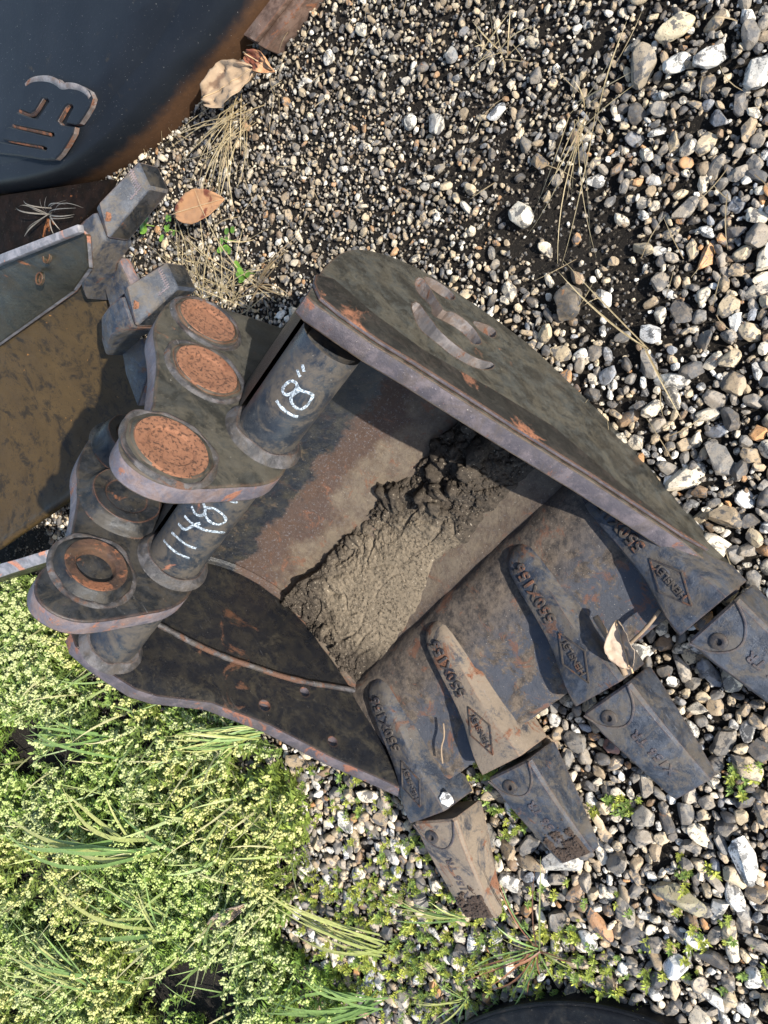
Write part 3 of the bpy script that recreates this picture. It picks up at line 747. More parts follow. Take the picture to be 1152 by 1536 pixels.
for pts, nm in (([(143, 311, .19), (150, 304, .19), (206, 241, .13), (224, 281, .12), (160, 358, .18)], 0), ([(184, 437, .18), (192, 430, .18), (247, 392, .12), (266, 432, .11), (202, 490, .17)], 1)):
    t = part('tooth', pts, .18, .045, [m_adapter, m_ear_b], b2, .004)
    P = pz(pts, 0); q0 = np.array(P[0])*.5+np.array(P[4])*.5; q1 = (np.array(P[2])+np.array(P[3]))/2
    ac = Acc(); along = (q1-q0); lat = (np.array(P[3])-np.array(P[2])); 
    for row in range(3):
        for cch in range(9):
            c = q0+along*(.70+.085*row)+lat*((cch-4)*.085); rr = lambda: random.uniform(-.1, .1)
            for dd in ((along/np.linalg.norm(along)*.0045, lat/np.linalg.norm(lat)*.0007), (lat/np.linalg.norm(lat)*.0022, along/np.linalg.norm(along)*.0007)):
                d1, d2 = Vector(dd[0]), Vector(dd[1]); cc = Vector(c)+Vector((0, 0, .0045))+d1*rr()*4
                V = [cc-d1-d2, cc+d1-d2, cc+d1+d2, cc-d1+d2]; V = V+[v+Vector((0, 0, .0016)) for v in V]
                ac.add(V, [(0, 1, 2, 3), (4, 7, 6, 5), (0, 4, 5, 1), (1, 5, 6, 2), (2, 6, 7, 3), (3, 7, 4, 0)])
    link('raised_marks', ac.mesh('raised_marks', m_rim, False), t)
    pc = Vector(q0+along*.13); V = []
    for i, (r, z) in enumerate(((.011, -.002), (.010, .005), (.007, .006), (.004, .005), (.0035, .001), (.0001, .001))):
        for k in range(18):
            al = 2*math.pi*k/18; V.append((pc.x+r*math.cos(al), pc.y+r*math.sin(al), pc.z+z))
    F = [(i*18+j, i*18+(j+1) % 18, (i+1)*18+(j+1) % 18, (i+1)*18+j) for i in range(5) for j in range(18)]
    link('retaining_pin', Acc().add(V, F).mesh('retaining_pin', m_boss), t)
m_shaded_brown = steel('shaded_brown_steel', (.006, .004, .003), (.014, .008, .006), .66, 20, (.02, .013, .01), .6, .5, .8, off=61, edge=False, spec=.1)  # near-black brown: shade of the recess put into the colour
part('back_plate', [(-80, 305), (165, 268), (150, 300), (118, 336), (-60, 402)], .055, .02, [m_shaded_brown, m_shaded_brown], b2)  # plate added to fill the dark recess below the black bucket

b3 = empty('excavator_bucket', tuple(onz((120, 130), 0)), 'smooth black bucket in the top left corner with an emblem and rusty rim', 'bucket', 'old digging buckets lying on the gravel')
def mk_b3():
    n = N('smooth_black_paint'); x, y, z = n.sep()
    c = n.mix(n.noise(9, 6, .6), (.006, .008, .011), (.016, .019, .024))
    c = n.mix(n.ramp(n.noise(22, 10, .75, .6), .60, .72), c, (.035, .030, .022))
    # rust creeping up from the rolled lower rim
    zz = n.math('ADD', z, n.math('MULTIPLY', n.math('SUBTRACT', n.noise(26, 10, .75), .5), .040))
    zz = n.math('SUBTRACT', zz, n.math('MULTIPLY', n.ramp(x, 1.0, .62), .020)); rm = n.math('MULTIPLY', n.ramp(zz, .050, .018), .85)
    rc = n.mix(n.noise(80, 10, .85), (.030, .016, .009), (.125, .062, .028))
    c = n.mix(rm, c, rc); c = n.mix(n.ramp(n.noise(500, 2, .5), .74, .77), c, (.4, .4, .38))
    b = n.bump(n.noise(4, 2, .5), .25, .02); b = n.bump(n.noise(160, 6, .7), .25, .0008, b)
    return n.fin(c, n.ramp(rm, 0, 1, .38, .85), b, spec=.12)
m_b3 = mk_b3()
outl = [(-160, 315), (-60, 308), (0, 297), (70, 291), (120, 280), (150, 270), (185, 250), (213, 231), (250, 200), (285, 160), (318, 122), (350, 92), (385, 50), (425, -10), (470, -90), (200, -200), (-250, -120), (-250, 200)]
top3 = [onz(p, .015) for p in outl]
# domed face: rings shrinking towards the middle and rising
cen = np.mean([np.array(p) for p in top3], axis=0)
fine = smooth_poly([np.array(p) for p in top3], 2)
V = []; rings_ = [(.985, -.03), (1.0, .0), (1.0, .012), (.994, .030), (.982, .046), (.965, .060), (.945, .070), (.92, .078), (.885, .083), (.80, .087), (.74, .088), (.725, .0885), (.71, .093), (.5, .095), (.3, .096), (.02, .096)]
nf = len(fine)
for s, dz in rings_:
    for p in fine: V.append(cen+(p-cen)*s+np.array([0, 0, dz]))
F = [(i*nf+j, i*nf+(j+1) % nf, (i+1)*nf+(j+1) % nf, (i+1)*nf+j) for i in range(len(rings_)-1) for j in range(nf)]
F.append(tuple((len(rings_)-1)*nf+j for j in range(nf)))
b3s = link('shell', Acc().add(V, F).mesh('shell3', m_b3, True, 70), b3)
# raised emblem with open slots
ZE = .121
emb = [(38.5, 124), (46, 118), (58, 115), (74, 115), (86, 118), (93, 125), (106, 124), (120, 128), (133, 136), (138, 147), (134, 160), (127, 172), (118, 185),
       (112, 187), (98, 184), (109, 161), (107, 156), (102, 156), (97, 160), (85, 181), (90, 187), (111, 190), (109, 200), (100, 216), (90, 231), (82, 239), (66, 240), (30, 234), (-40, 226), (-40, 212),
       (2, 213), (60, 223), (68, 226), (70, 222), (64, 219), (4, 209), (8, 192), (13, 190), (74, 205), (81, 204), (80, 199), (20, 187), (18, 176), (24, 168), (44, 176), (56, 178), (73, 152), (70, 147), (63, 147), (52, 165), (44, 170), (28, 163), (33, 142)]
bm = slab([onz(p, ZE) for p in emb], .012, 0)
bmesh.ops.bevel(bm, geom=[e for e in bm.edges if e.is_manifold and abs(e.verts[0].co.z-ZE) < 1e-5 and abs(e.verts[1].co.z-ZE) < 1e-5 and e.calc_face_angle(0) > .5], offset=.0022, segments=1, affect='EDGES')
link('emblem', bm_mesh(bm, 'emblem', [m_b3, m_logo_wall]), b3)
arc = smooth_poly([np.array(onz(p, ZE-.001)) for p in [(39, 128), (47, 121), (60, 118.5), (75, 119), (86, 124), (93, 131), (106, 129), (120, 132), (131, 139), (135, 147)]], 2, False)
V, F = tube_mesh(arc, [.004+.003*math.sin(math.pi*i/(len(arc)-1)) for i in range(len(arc))], 8, flat=.45)
link('emblem_edge', Acc().add(V, F).mesh('emblem_edge', m_logo_wall), b3)
for pts in ([(14, 211), (64, 221)], [(20, 189), (77, 202)], [(30, 167), (46, 174), (55, 171), (67, 150)], [(104, 159), (91, 182)]):
    P = smooth_poly([np.array(onz(p, ZE-.006)) for p in pts], 1, False); V, F = tube_mesh(P, .0035, 8, flat=.6)
    link('emblem_slot', Acc().add(V, F).mesh('emblem_slot', m_bore), b3)
# old rusty beam
beam = empty('steel_beam', tuple(onz((415, 30), 0)), 'rusty brown steel beam end poking out at the top edge behind the black bucket', 'beam')
m_beam = steel('brown_rusty_beam', (.07, .042, .030), (.15, .095, .07), .55, 24, (.20, .15, .12), .55, .6, .6, off=71, rustc=((.11, .045, .022), (.24, .10, .05)))
part('beam_body', [(368, 56), (398, 74), (482, -30), (450, -60)], .035, .05, [m_beam, m_beam], beam, .003)
part('beam_flange', [(364, 52), (382, 62), (466, -46), (450, -60)], .047, .010, [m_beam, m_beam], beam, .002)

# black object at the bottom edge
bo = empty('black_bucket', tuple(onz((850, 1600), 0)), 'rounded end of a glossy black container at the bottom edge of the photo', 'container')
pts = [(600, 1600), (640, 1566), (690, 1534), (720, 1520), (760, 1507), (800, 1500), (850, 1497), (900, 1502), (950, 1514), (1000, 1532), (1060, 1570), (1090, 1620), (1000, 1760), (650, 1760)]
m_gloss = steel('scuffed_black', (.005, .005, .006), (.012, .012, .012), .75, 20, (.06, .052, .042), .585, .5, .45, edge=False, off=81, spec=.2)
fine = smooth_poly([np.array(onz((p[0], p[1]+6), .035)) for p in pts], 2); cen = np.mean(fine, axis=0); V = []
rr = [(.985, -.045), (1.0, -.02), (1.0, -.004), (.985, .004), (.965, .006), (.93, .007), (.90, .007), (.5, .008), (.02, .008)]
for s, dz in rr:
    for p in fine: V.append(cen+(p-cen)*s+np.array([0, 0, dz]))
nf = len(fine); F = [(i*nf+j, i*nf+(j+1) % nf, (i+1)*nf+(j+1) % nf, (i+1)*nf+j) for i in range(len(rr)-1) for j in range(nf)]
F.append(tuple((len(rr)-1)*nf+j for j in range(nf)))
link('body', Acc().add(V, F).mesh('black_body', m_gloss, True, 50), bo)
rimp = [tuple(p+np.array([0, 0, .001])) for p in fine]; rimp.append(rimp[0])
V, F = tube_mesh(rimp, .004, 8, cap=False); link('rim', Acc().add(V, F).mesh('rim', m_gloss), bo)

# ================================================================ STONES
def base_stone(level, seed, ncut=12, amp=.07):
    bm = bmesh.new(); bmesh.ops.create_icosphere(bm, subdivisions=level, radius=1.0)
    r = random.Random(seed); pl = []
    for _ in range(ncut):
        d = Vector((r.gauss(0, 1), r.gauss(0, 1), r.gauss(0, .8))).normalized(); pl.append((d, r.uniform(.58, .86)))
    for v in bm.verts:
        c = v.co.copy()
        for d, k in pl:
            q_ = c.dot(d)
            if q_ > k: c -= d*(q_-k)*.99
        c *= 1+amp*noise.noise(c*1.5+Vector((seed*3.1, 0, 0)))+amp*.45*noise.noise(c*4+Vector((seed, 5, 0)))
        v.co = c
    V = np.array([v.co[:] for v in bm.verts]); F = np.array([[v.index for v in f.verts] for f in bm.faces]); bm.free()
    V *= .5/np.percentile(np.linalg.norm(V, axis=1), 80)*1.0
    return V, F
lowS = [base_stone(2, s) for s in range(14)]        # 80 triangles
midS = [base_stone(3, s+40) for s in range(14)]     # 320 triangles
hiS = [base_stone(4, s+80, 13, .08) for s in range(20)]
tinyS = [base_stone(1, s+140, 5, .1) for s in range(8)]
PAL = [((.70, .67, .60), .12), ((.64, .56, .43), .16), ((.50, .40, .26), .16), ((.36, .27, .17), .13), ((.27, .235, .19), .14), ((.17, .16, .145), .10),
       ((.055, .055, .058), .11), ((.20, .125, .07), .05), ((.42, .21, .08), .03), ((.23, .25, .28), .03)]
PALc = np.array([c for c, _ in PAL]); PALw = np.array([w_ for _, w_ in PAL]); PALw /= PALw.sum()
def rotm(yaw, tx, ty):
    return np.array((Matrix.Rotation(yaw, 3, 'Z') @ Matrix.Rotation(tx, 3, 'X') @ Matrix.Rotation(ty, 3, 'Y')))
# weeds mask polygon on the ground (world metres)
def inpoly(x, y, P):
    c = False; n = len(P)
    for i in range(n):
        x1, y1 = P[i]; x2, y2 = P[(i+1) % n]
        if (y1 > y) != (y2 > y) and x < (x2-x1)*(y-y1)/(y2-y1)+x1: c = not c
    return c
WEED = [tuple(onz(p, .0)[:2]) for p in [(-60, 850), (60, 850), (180, 960), (300, 1060), (375, 1085), (430, 1120), (475, 1200), (470, 1260), (450, 1330), (420, 1400), (500, 1450), (560, 1580), (-100, 1620)]]
def blocked(x, y):
    if .385 < x < .94 and -.50 < y < -.04: return True          # under the bucket
    return False
cell = .02; grid = {}
def fits(x, y, r, k):
    R = .06; ci, cj = int(math.floor(x/cell)), int(math.floor(y/cell)); m = int(math.ceil((r+.03)/cell))
    for i in range(ci-m, ci+m+1):
        for j in range(cj-m, cj+m+1):
            for (a_, b_, c_) in grid.get((i, j), ()):
                if (a_-x)**2+(b_-y)**2 < (k*(r+c_))**2: return False
    grid.setdefault((ci, cj), []).append((x, y, r)); return True
# --- individually recognisable stones
SP = [((735, 165), 13, (.85, .84, .80), 'white oblong stone beside the brown straw in the upper gravel', 1.5),
      ((775, 320), 22, (.68, .62, .50), 'large cream stone with a worn tan patch, above the large bucket', 1.2),
      ((648, 186), 17, (.45, .43, .38), 'lumpy speckled grey stone left of the white oblong stone', 1.1),
      ((672, 82), 13, (.20, .21, .21), 'round dark grey stone near the top of the photo', 1.1),
      ((540, 43), 11, (.70, .63, .48), 'round cream pebble near the top edge, with a small black dot', 1.0),
      ((607, 180), 13, (.76, .73, .62), 'pale three-cornered pebble left of the speckled stone', 1.1),
      ((1012, 93), 17, (.84, .80, .70), 'smooth white pebble with a waist, upper right', 1.35),
      ((1012, 38), 22, (.74, .62, .40), 'cream nodule with orange-red spots at the upper right', 1.5),
      ((960, 97), 24, (.30, .25, .18), 'brown flat-topped stone in the upper right gravel', 1.35),
      ((1135, 108), 24, (.66, .62, .54), 'big pale stone cut by the right edge, near the top', 1.2),
      ((1065, 85), 19, (.60, .58, .53), 'grey-white elongated stone right of the smooth white pebble', 1.5),
      ((968, 498), 17, (.84, .83, .80), 'bright white wedge-shaped stone right of the bucket plate', 1.3),
      ((852, 455), 27, (.075, .065, .055), 'dark blocky stone with an orange fleck beside the bucket plate', 1.2),
      ((800, 238), 13, (.32, .22, .12), 'brown drop-shaped stone near the dry grass tuft', 1.3),
      ((1115, 1290), 25, (.88, .86, .80), 'largest white stone at the lower right', 1.6),
      ((1017, 1345), 25, (.30, .27, .17), 'upright olive-brown stone at the lower right', 1.7),
      ((898, 1386), 19, (.48, .25, .12), 'orange stone with a pale rim below the teeth', 1.5),
      ((1012, 1450), 21, (.88, .87, .83), 'bright white stone near the bottom edge', 1.25),
      ((963, 1225), 20, (.34, .31, .26), 'round porous grey stone below the middle tooth tip', 1.1),
      ((846, 1288), 26, (.50, .49, .45), 'crumbly white lump under the tip of the second tooth', 1.35),
      ((518, 1232), 16, (.84, .78, .65), 'cream pebble alone on dark gravel by the weeds', 1.3),
      ((918, 1120), 13, (.30, .13, .10), 'small dull red stone between the middle teeth', 1.1),
      ((1095, 1022), 20, (.84, .75, .55), 'cream stone with rusty orange spots below the right tooth', 1.15),
      ((1100, 1460), 0, (0, 0, 0), '', 1)]
me_hi = []
for i, (V, F) in enumerate(hiS): me_hi.append(mesh_np('pebble', V, F, m_stoneB, True)); me_hi[-1].set_sharp_from_angle(angle=math.radians(28))
for k, (p, rp_, colr, lab, asp) in enumerate(SP):
    if not lab: continue
    P = onz(p, .015); depth = (M.T @ (P-[0, 0, HG]))[2]; r = rp_/FPX*depth*.98
    o = bpy.data.objects.new('stone', me_hi[k % 16]); C.objects.link(o)
    yaw = random.uniform(0, 6.28); o.rotation_euler = (random.uniform(-.2, .2), random.uniform(-.2, .2), yaw)
    o.scale = (2*r*asp, 2*r/asp**.4, 2*r*.62); o.location = (P[0], P[1], ground_h(P[0], P[1])+r*.45+.006); o.color = (*[c*.82 for c in colr], 1)
    prop(o, lab, 'stone', 'loose stones lying on the gravel'); grid.setdefault((int(math.floor(P[0]/cell)), int(math.floor(P[1]/cell))), []).append((P[0], P[1], r*1.0))
o = bpy.data.objects.new('stone', me_hi[3]); C.objects.link(o); P = onz((668, 1198), .094); o.location = P; o.scale = (.022, .030, .018); o.rotation_euler = (.2, .3, .5); o.color = (.85, .84, .8, 1)
prop(o, 'small white pebble resting on the side of the lower left tooth adapter', 'stone', 'loose stones lying on the gravel')

stones = []
def in_view(x, y, mg=170):
    u, v = proj((x, y, .01)); return -mg < u < 1152+mg and -mg < v < 1536+mg
def scatter(count, r0, r1, k, power=2.0, lift=0.35):
    placed = 0
    X = rng.uniform(-.55, 2.6, count*1); Y = rng.uniform(-2.0, .75, count)
    for x, y in zip(X, Y):
        if blocked(x, y) or not in_view(x, y): continue
        wd = inpoly(x, y, WEED)
        if wd and random.random() > .5: continue
        if x > 1.55: continue
        coarse = min(1, max(0, (y+.75-.0)/.62)); coarse = .50+.50*coarse
        dirt = noise.noise(Vector((x*2.6, y*2.6, 4)))+.5*noise.noise(Vector((x*7, y*7, 4)))
        hollow = min(1, 1.5*math.exp(-(((x-.235)/.09)**2+((y+.46)/.20)**2)))
        upper = 1 if (y < -.45 and x < .62) else 0
        if random.random() < hollow*.90+max(0, dirt-.10)*(1.1 if upper else .35)+.04*upper: continue
        r = (r0+(r1-r0)*random.random()**power)*coarse
        if fits(x, y, r, k):
            stones.append((x, y, r, lift, coarse)); placed += 1
    return placed
scatter(15000, .0105, .0178, .84, 2.0, .50)
scatter(60000, .0065, .0115, .76, 1.5, .62)
scatter(150000, .0032, .0066, .72, 1.1, .85)
print('stones', len(stones))
# the 300 that show largest in the photo become pieces of the ground, the rest one piece
def shown(s):
    u, v = proj((s[0], s[1], .01)); d = (M.T @ (np.array([s[0], s[1], -HG])))[2]
    if not (0 <= u <= 1152 and 0 <= v <= 1536) or inpoly(s[0], s[1], WEED): return 0
    return s[2]/d
order = sorted(range(len(stones)), key=lambda i: -shown(stones[i]))
top300 = set(order[:300])
LV = []; LF = []; LC = []; LS = []; off = 0
for i, (x, y, r, lift, coarse) in enumerate(stones):
    colr = PALc[rng.choice(len(PALc), p=PALw)].copy()
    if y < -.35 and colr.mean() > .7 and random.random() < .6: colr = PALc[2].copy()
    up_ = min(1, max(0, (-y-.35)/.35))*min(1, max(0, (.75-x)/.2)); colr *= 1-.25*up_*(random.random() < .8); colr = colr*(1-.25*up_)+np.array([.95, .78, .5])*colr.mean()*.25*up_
    colr *= rng.uniform(.75, 1.15); colr = np.clip(colr, .01, .88)
    sc = np.array([2.15*r*random.uniform(1.0, 1.6), 2.15*r*random.uniform(.70, 1.05), 2.15*r*random.uniform(.45, .8)])
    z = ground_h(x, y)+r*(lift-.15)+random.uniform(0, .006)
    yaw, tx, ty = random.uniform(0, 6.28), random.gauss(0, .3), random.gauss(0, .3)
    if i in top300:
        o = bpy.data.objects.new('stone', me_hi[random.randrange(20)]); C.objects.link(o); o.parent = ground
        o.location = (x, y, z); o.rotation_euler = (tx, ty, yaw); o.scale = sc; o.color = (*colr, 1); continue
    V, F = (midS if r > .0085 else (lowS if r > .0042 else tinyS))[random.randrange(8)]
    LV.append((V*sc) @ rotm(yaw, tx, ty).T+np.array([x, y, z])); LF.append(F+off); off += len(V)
    LC.append(np.repeat(colr[None, :], len(V), 0)); LS.append(np.full(len(F), r > .0085))
# fine dark grit and crumbs of soil filling the gaps
nG = 54000; X = rng.uniform(-.45, 1.75, nG); Y = rng.uniform(-1.75, .7, nG)
for x, y in zip(X, Y):
    if blocked(x, y) or not in_view(x, y, 90): continue
    V, F = tinyS[random.randrange(8)]; r = random.uniform(.0014, .0036)
    k_ = random.random(); colr = np.array((.013, .011, .009) if k_ < .50 else ((.05, .042, .033) if k_ < .74 else ((.14, .115, .085) if k_ < .92 else (.34, .30, .23))))*random.uniform(.7, 1.3)
    LV.append((V*2*r*np.array([1, .8, .7])) @ rotm(random.uniform(0, 6.28), random.gauss(0, .5), 0).T+np.array([x, y, ground_h(x, y)+random.uniform(0, .008)])); LF.append(F+off); off += len(V)
    LC.append(np.repeat(colr[None, :], len(V), 0))
g = link('gravel', mesh_np('gravel', np.vstack(LV), np.vstack(LF), m_stoneA, True, np.vstack(LC)), ground); prop(g, kind='stuff')
sm_f = np.zeros(len(g.data.polygons), bool); cc = np.concatenate(LS); sm_f[:len(cc)] = cc; g.data.polygons.foreach_set('use_smooth', sm_f)
print('gravel tris', sum(len(f) for f in LF))

# ================================================================ PLANTS
class Ac2:
    def __init__(s): s.V = []; s.F = []; s.C = []; s.n = 0
    def add(s, V, F, col):
        V = np.asarray(V, float); s.V.append(V); s.F.append(np.asarray(F)+s.n); s.n += len(V)
        s.C.append(np.repeat(np.array(col, float)[None, :], len(V), 0) if np.ndim(col) == 1 else col)
    def mesh(s, name, mat=None, smooth=True): return mesh_np(name, np.vstack(s.V), np.vstack(s.F), mat or m_leaf, smooth, np.vstack(s.C))
def leaf_quad(base, direction, length, width, normal_up=(0, 0, 1)):
    b = np.array(base); d = np.array(direction, float); d /= np.linalg.norm(d); s = np.cross(d, normal_up); s /= np.linalg.norm(s)+1e-9
    u = np.cross(s, d)
    return np.array([b, b+d*length*.5+s*width*.5+u*width*.1, b+d*length, b+d*length*.5-s*width*.5+u*width*.1]), np.array([[0, 1, 2], [0, 2, 3]])
ico = bmesh.new(); bmesh.ops.create_icosphere(ico, subdivisions=1, radius=1.0)
IV = np.array([v.co[:] for v in ico.verts]); IF = np.array([[v.index for v in f.verts] for f in ico.faces]); ico.free()
def sprig(seed, h, heads=1, leafy=1.0):
    r = random.Random(seed); a = Ac2()
    lean = np.array([r.gauss(0, .22), r.gauss(0, .22), 1.0]); lean /= np.linalg.norm(lean)
    def at(t): return lean*h*t+np.array([.006*math.sin(t*3+seed), .006*math.cos(t*2+seed), 0])
    V, F = tube_mesh([at(t) for t in (0, .4, .75, 1)], .0007, 3, cap=False)
    F3 = [(f[0], f[1], f[2]) for f in F]+[(f[0], f[2], f[3]) for f in F]; a.add(np.array([v[:] for v in V]), F3, (.16, .20, .07))
    for k in range(int(24*leafy)):
        t = r.uniform(.25, .95); ang = r.uniform(0, 6.28); L = r.uniform(.007, .019)
        V, F = leaf_quad(at(t), (math.cos(ang), math.sin(ang), r.uniform(.1, .8)), L, L*.34)
        g_ = r.uniform(.6, 1.35); a.add(V, F, (.24*g_, .34*g_, .075*g_))
    for q_ in range(heads):
        c = at(1.0-.10*q_)+np.array([r.gauss(0, .004), r.gauss(0, .004), 0])*(1 if q_ else 0)
        for k in range(8):
            ang = r.uniform(0, 6.28); rr_ = r.uniform(0, .0058); p = c+np.array([rr_*math.cos(ang), rr_*math.sin(ang), r.uniform(-.004, .004)])
            g_ = r.uniform(.8, 1.15); a.add(IV*r.uniform(.0019, .0030)+p, IF, (.52*g_, .57*g_, .25*g_))
    return np.vstack(a.V), np.vstack(a.F), np.vstack(a.C)
flow = [sprig(s, .05+.04*(s % 5)/5, 1+s % 2) for s in range(14)]
green = [sprig(s+50, .04+.03*(s % 4)/4, 0, 1.8) for s in range(8)]
A = Ac2(); cnt = 0
def put_sprig(T, x, y, s, tint=(1, 1, 1)):
    V, F, Cc = T; R = rotm(random.uniform(0, 6.28), random.gauss(0, .15), random.gauss(0, .15))
    A.V.append((V*s) @ R.T+np.array([x, y, ground_h(x, y)])); A.F.append(F+A.n); A.n += len(V); A.C.append(Cc*np.array(tint))
WX = [p[0] for p in WEED]; WY = [p[1] for p in WEED]
tries = 0
while cnt < 5200 and tries < 60000:
    tries += 1
    x = random.uniform(.92, 3.2); y = random.uniform(-1.4, .6)
    if not inpoly(x, y, WEED): continue
    u, v = proj((x, y, .05))
    if not (-60 < u < 620 and 820 < v < 1600): continue
    dens = .60+.9*noise.noise(Vector((x*4.2, y*4.2, 7)))+.4*noise.noise(Vector((x*11, y*11, 7)))
    d2 = (x, y, .05); dd = math.hypot(u-270, v-1500)
    dd += 70*noise.noise(Vector((x*14, y*14, 3)))
    if dd < 60: dens -= .55
    if math.hypot((u-50)/60, (v-1120)/40) < 1: dens -= .35
    near = (M.T @ (np.array([x, y, -HG])))[2]
    dens -= .25*max(0, noise.noise(Vector((x*20, y*20, 9))))*3
    if random.random() > dens or random.random() > min(1, (1.5/near)**2): continue
    s = random.uniform(.75, 1.2)*(1.0 if near < 2 else 1.15)
    gr = noise.noise(Vector((x*3, y*3, 2)))
    shade = (.92, 1.0, .75) if gr > .15 else ((1.15, 1.05, .9) if gr < -.1 else (1, 1, 1))
    put_sprig(random.choice(flow if random.random() < .80 else green), x, y, s, shade); cnt += 1
print('sprigs', cnt, A.n)
for _ in range(520):
    u, v = random.uniform(-20, 470), random.uniform(880, 1560); P = onz((u, v), .0)
    if not inpoly(P[0], P[1], WEED): continue
    P[2] = .03; a_ = random.uniform(0, 6.28); L = random.uniform(.05, .13); wd_ = random.uniform(.0012, .0035); bend = 0
    q0, q1 = P, P+np.array([L*.8*math.cos(a_), L*.8*math.sin(a_), random.uniform(.04, .11)]); n_ = 6; V = []; Cc = []
    sv = np.cross(q1-q0, (0, 0, 1)); sv /= np.linalg.norm(sv); k_ = random.gauss(0, .25); c0, c1 = random.choice([((.20, .27, .07), (.45, .50, .20)), ((.30, .30, .12), (.55, .50, .28)), ((.14, .22, .06), (.32, .42, .15))])
    for i in range(n_):
        t = i/(n_-1); p = q0+(q1-q0)*t+sv*k_*L*(t*t-t)+np.array([0, 0, .25*L*(t-t*t)]); w2 = wd_*(1-t**2)+.0002
        V += [p-sv*w2, p+sv*w2]; Cc += [np.array(c0)*(1-t)+np.array(c1)*t]*2
    F = [(2*i, 2*i+1, 2*i+3) for i in range(n_-1)]+[(2*i, 2*i+3, 2*i+2) for i in range(n_-1)]
    A.add(np.array(V), F, np.array(Cc))
wd = link('weed_cover', A.mesh('weed_cover')); prop(wd, 'thick cover of pale green flowering weeds left of and below the bucket', 'weeds', kind='stuff')
# low moss-like green creeping between the stones near the teeth
A = Ac2(); cnt = 0
for cx, cy, sp, n_ in [(540, 1190, 50, 60), (600, 1330, 60, 110), (560, 1420, 70, 130), (470, 1330, 40, 60), (650, 1450, 80, 130), (745, 1150, 22, 26), (700, 1190, 18, 20), (770, 1230, 16, 16), (780, 1440, 60, 90),
                     (880, 1440, 60, 40), (925, 1200, 18, 14), (1115, 1165, 20, 18), (1030, 1300, 14, 8), (1050, 1420, 60, 30), (560, 1500, 90, 200), (800, 1400, 60, 40), (480, 1450, 60, 120), (640, 1250, 14, 8), (430, 1160, 30, 25), (940, 1490, 40, 20)]:
    for _ in range(n_):
        P = onz((random.gauss(cx, sp), random.gauss(cy, sp*.7)), 0.01)
        if blocked(P[0], P[1]) or P[1] < -.3: continue
        put_sprig(random.choice(green), P[0], P[1], random.uniform(.25, .6), random.choice([(1.5, 1.25, 1), (1, 1, 1), (2.0, 1.5, 1.2)])); cnt += 1
ms = link('creeping_weeds', A.mesh('creeping_weeds')); prop(ms, 'thin yellow-green creeping weeds scattered between the stones round the teeth', 'weeds', kind='stuff')

def blade(base, tip, width, sag, colb, colt, n=9, twist=0.0):
    """grass blade as a curved folded ribbon"""
    b, t = np.array(base, float), np.array(tip, float); V = []; Cc = []
    bend = random.gauss(0, .22); d = t-b; L = np.linalg.norm(d); s = np.cross(d, (0, 0, 1)); s /= np.linalg.norm(s)+1e-9
    for i in range(n):
        q_ = i/(n-1); p = b+d*q_+np.array([0, 0, sag*L*math.sin(math.pi*q_)])+s*bend*L*(q_*q_-q_); w_ = width*(1-q_**2.2)*(.55+.9*q_ if q_ < .5 else 1)+.0002
        ss = s*math.cos(twist*q_)+np.array([0, 0, 1])*math.sin(twist*q_)
        V += [p-ss*w_/2, p+np.array([0, 0, -w_*.18]), p+ss*w_/2]; c = np.array(colb)*(1-q_)+np.array(colt)*q_; Cc += [c]*3
    F = []
    for i in range(n-1):
        for k in (0, 1):
            a_, b_, c_, d_ = 3*i+k, 3*i+k+1, 3*i+k+4, 3*i+k+3; F += [(a_, b_, c_), (a_, c_, d_)]
    return np.array(V), np.array(F), np.array(Cc)
GRN = ((.13, .23, .06), (.30, .42, .13)); YEL = ((.28, .33, .09), (.52, .50, .20)); DRY = ((.40, .30, .16), (.60, .49, .29)); RED = ((.20, .075, .045), (.36, .17, .08))
TG = dict(grass_tuft='green grass tufts among the weeds', dry_grass_clump='clumps of dry straw on the gravel', dry_stalk='dry stalks lying on the gravel')
def tuft(name, label, cat, bpx, zb, tips, cols, width=.006, sag=.12, group=None, jit=5, rep=1, bj=3):
    group = group or TG.get(name)
    root = empty(name, tuple(onz(bpx, zb)), label, cat, group)
    for ti, tp in enumerate(tips):
        for r_ in range(rep):
            A_ = Ac2(); u, v, z = tp[0]+random.gauss(0, jit*(r_ > 0)), tp[1]+random.gauss(0, jit*(r_ > 0)), tp[2]+random.gauss(0, .008*(r_ > 0))
            bb = onz((bpx[0]+random.gauss(0, bj), bpx[1]+random.gauss(0, bj)), zb)
            c = random.choice(cols); V, F, Cc = blade(bb, onz((u, v), max(z, .008)), width*random.uniform(.35, .9), sag*random.uniform(.5, 1.4), c[0], c[1], twist=random.uniform(-1, 1)); A_.add(V, F, Cc)
            link('blade', A_.mesh('blade'), root)
    return root
tuft('grass_tuft', 'bright green grass tuft fanning left from under the left plate of the large bucket', 'grass', (385, 1098), .05,
     [(250, 1110, .13), (262, 1120, .13), (280, 1105, .14), (300, 1122, .12), (330, 1135, .09), (270, 1098, .15), (310, 1098, .13), (290, 1132, .09)], [GRN, YEL], .007, .05, rep=4, bj=6)
tuft('grass_tuft', 'wide-bladed yellow-green grass crossing the weeds at the left', 'grass', (232, 1268), .06,
     [(155, 1186, .10), (95, 1187, .11), (5, 1220, .12), (40, 1245, .10), (90, 1262, .09), (20, 1262, .10)], [GRN, YEL], .018, .08, rep=2, bj=14, jit=9)
tuft('grass_tuft', 'green grass blades among the weeds at the far left', 'grass', (150, 1110), .07,
     [(30, 1100, .12), (45, 1090, .12), (70, 1075, .12), (110, 1068, .13), (62, 1118, .10)], [GRN], .012, .08, rep=2, bj=14, jit=9)
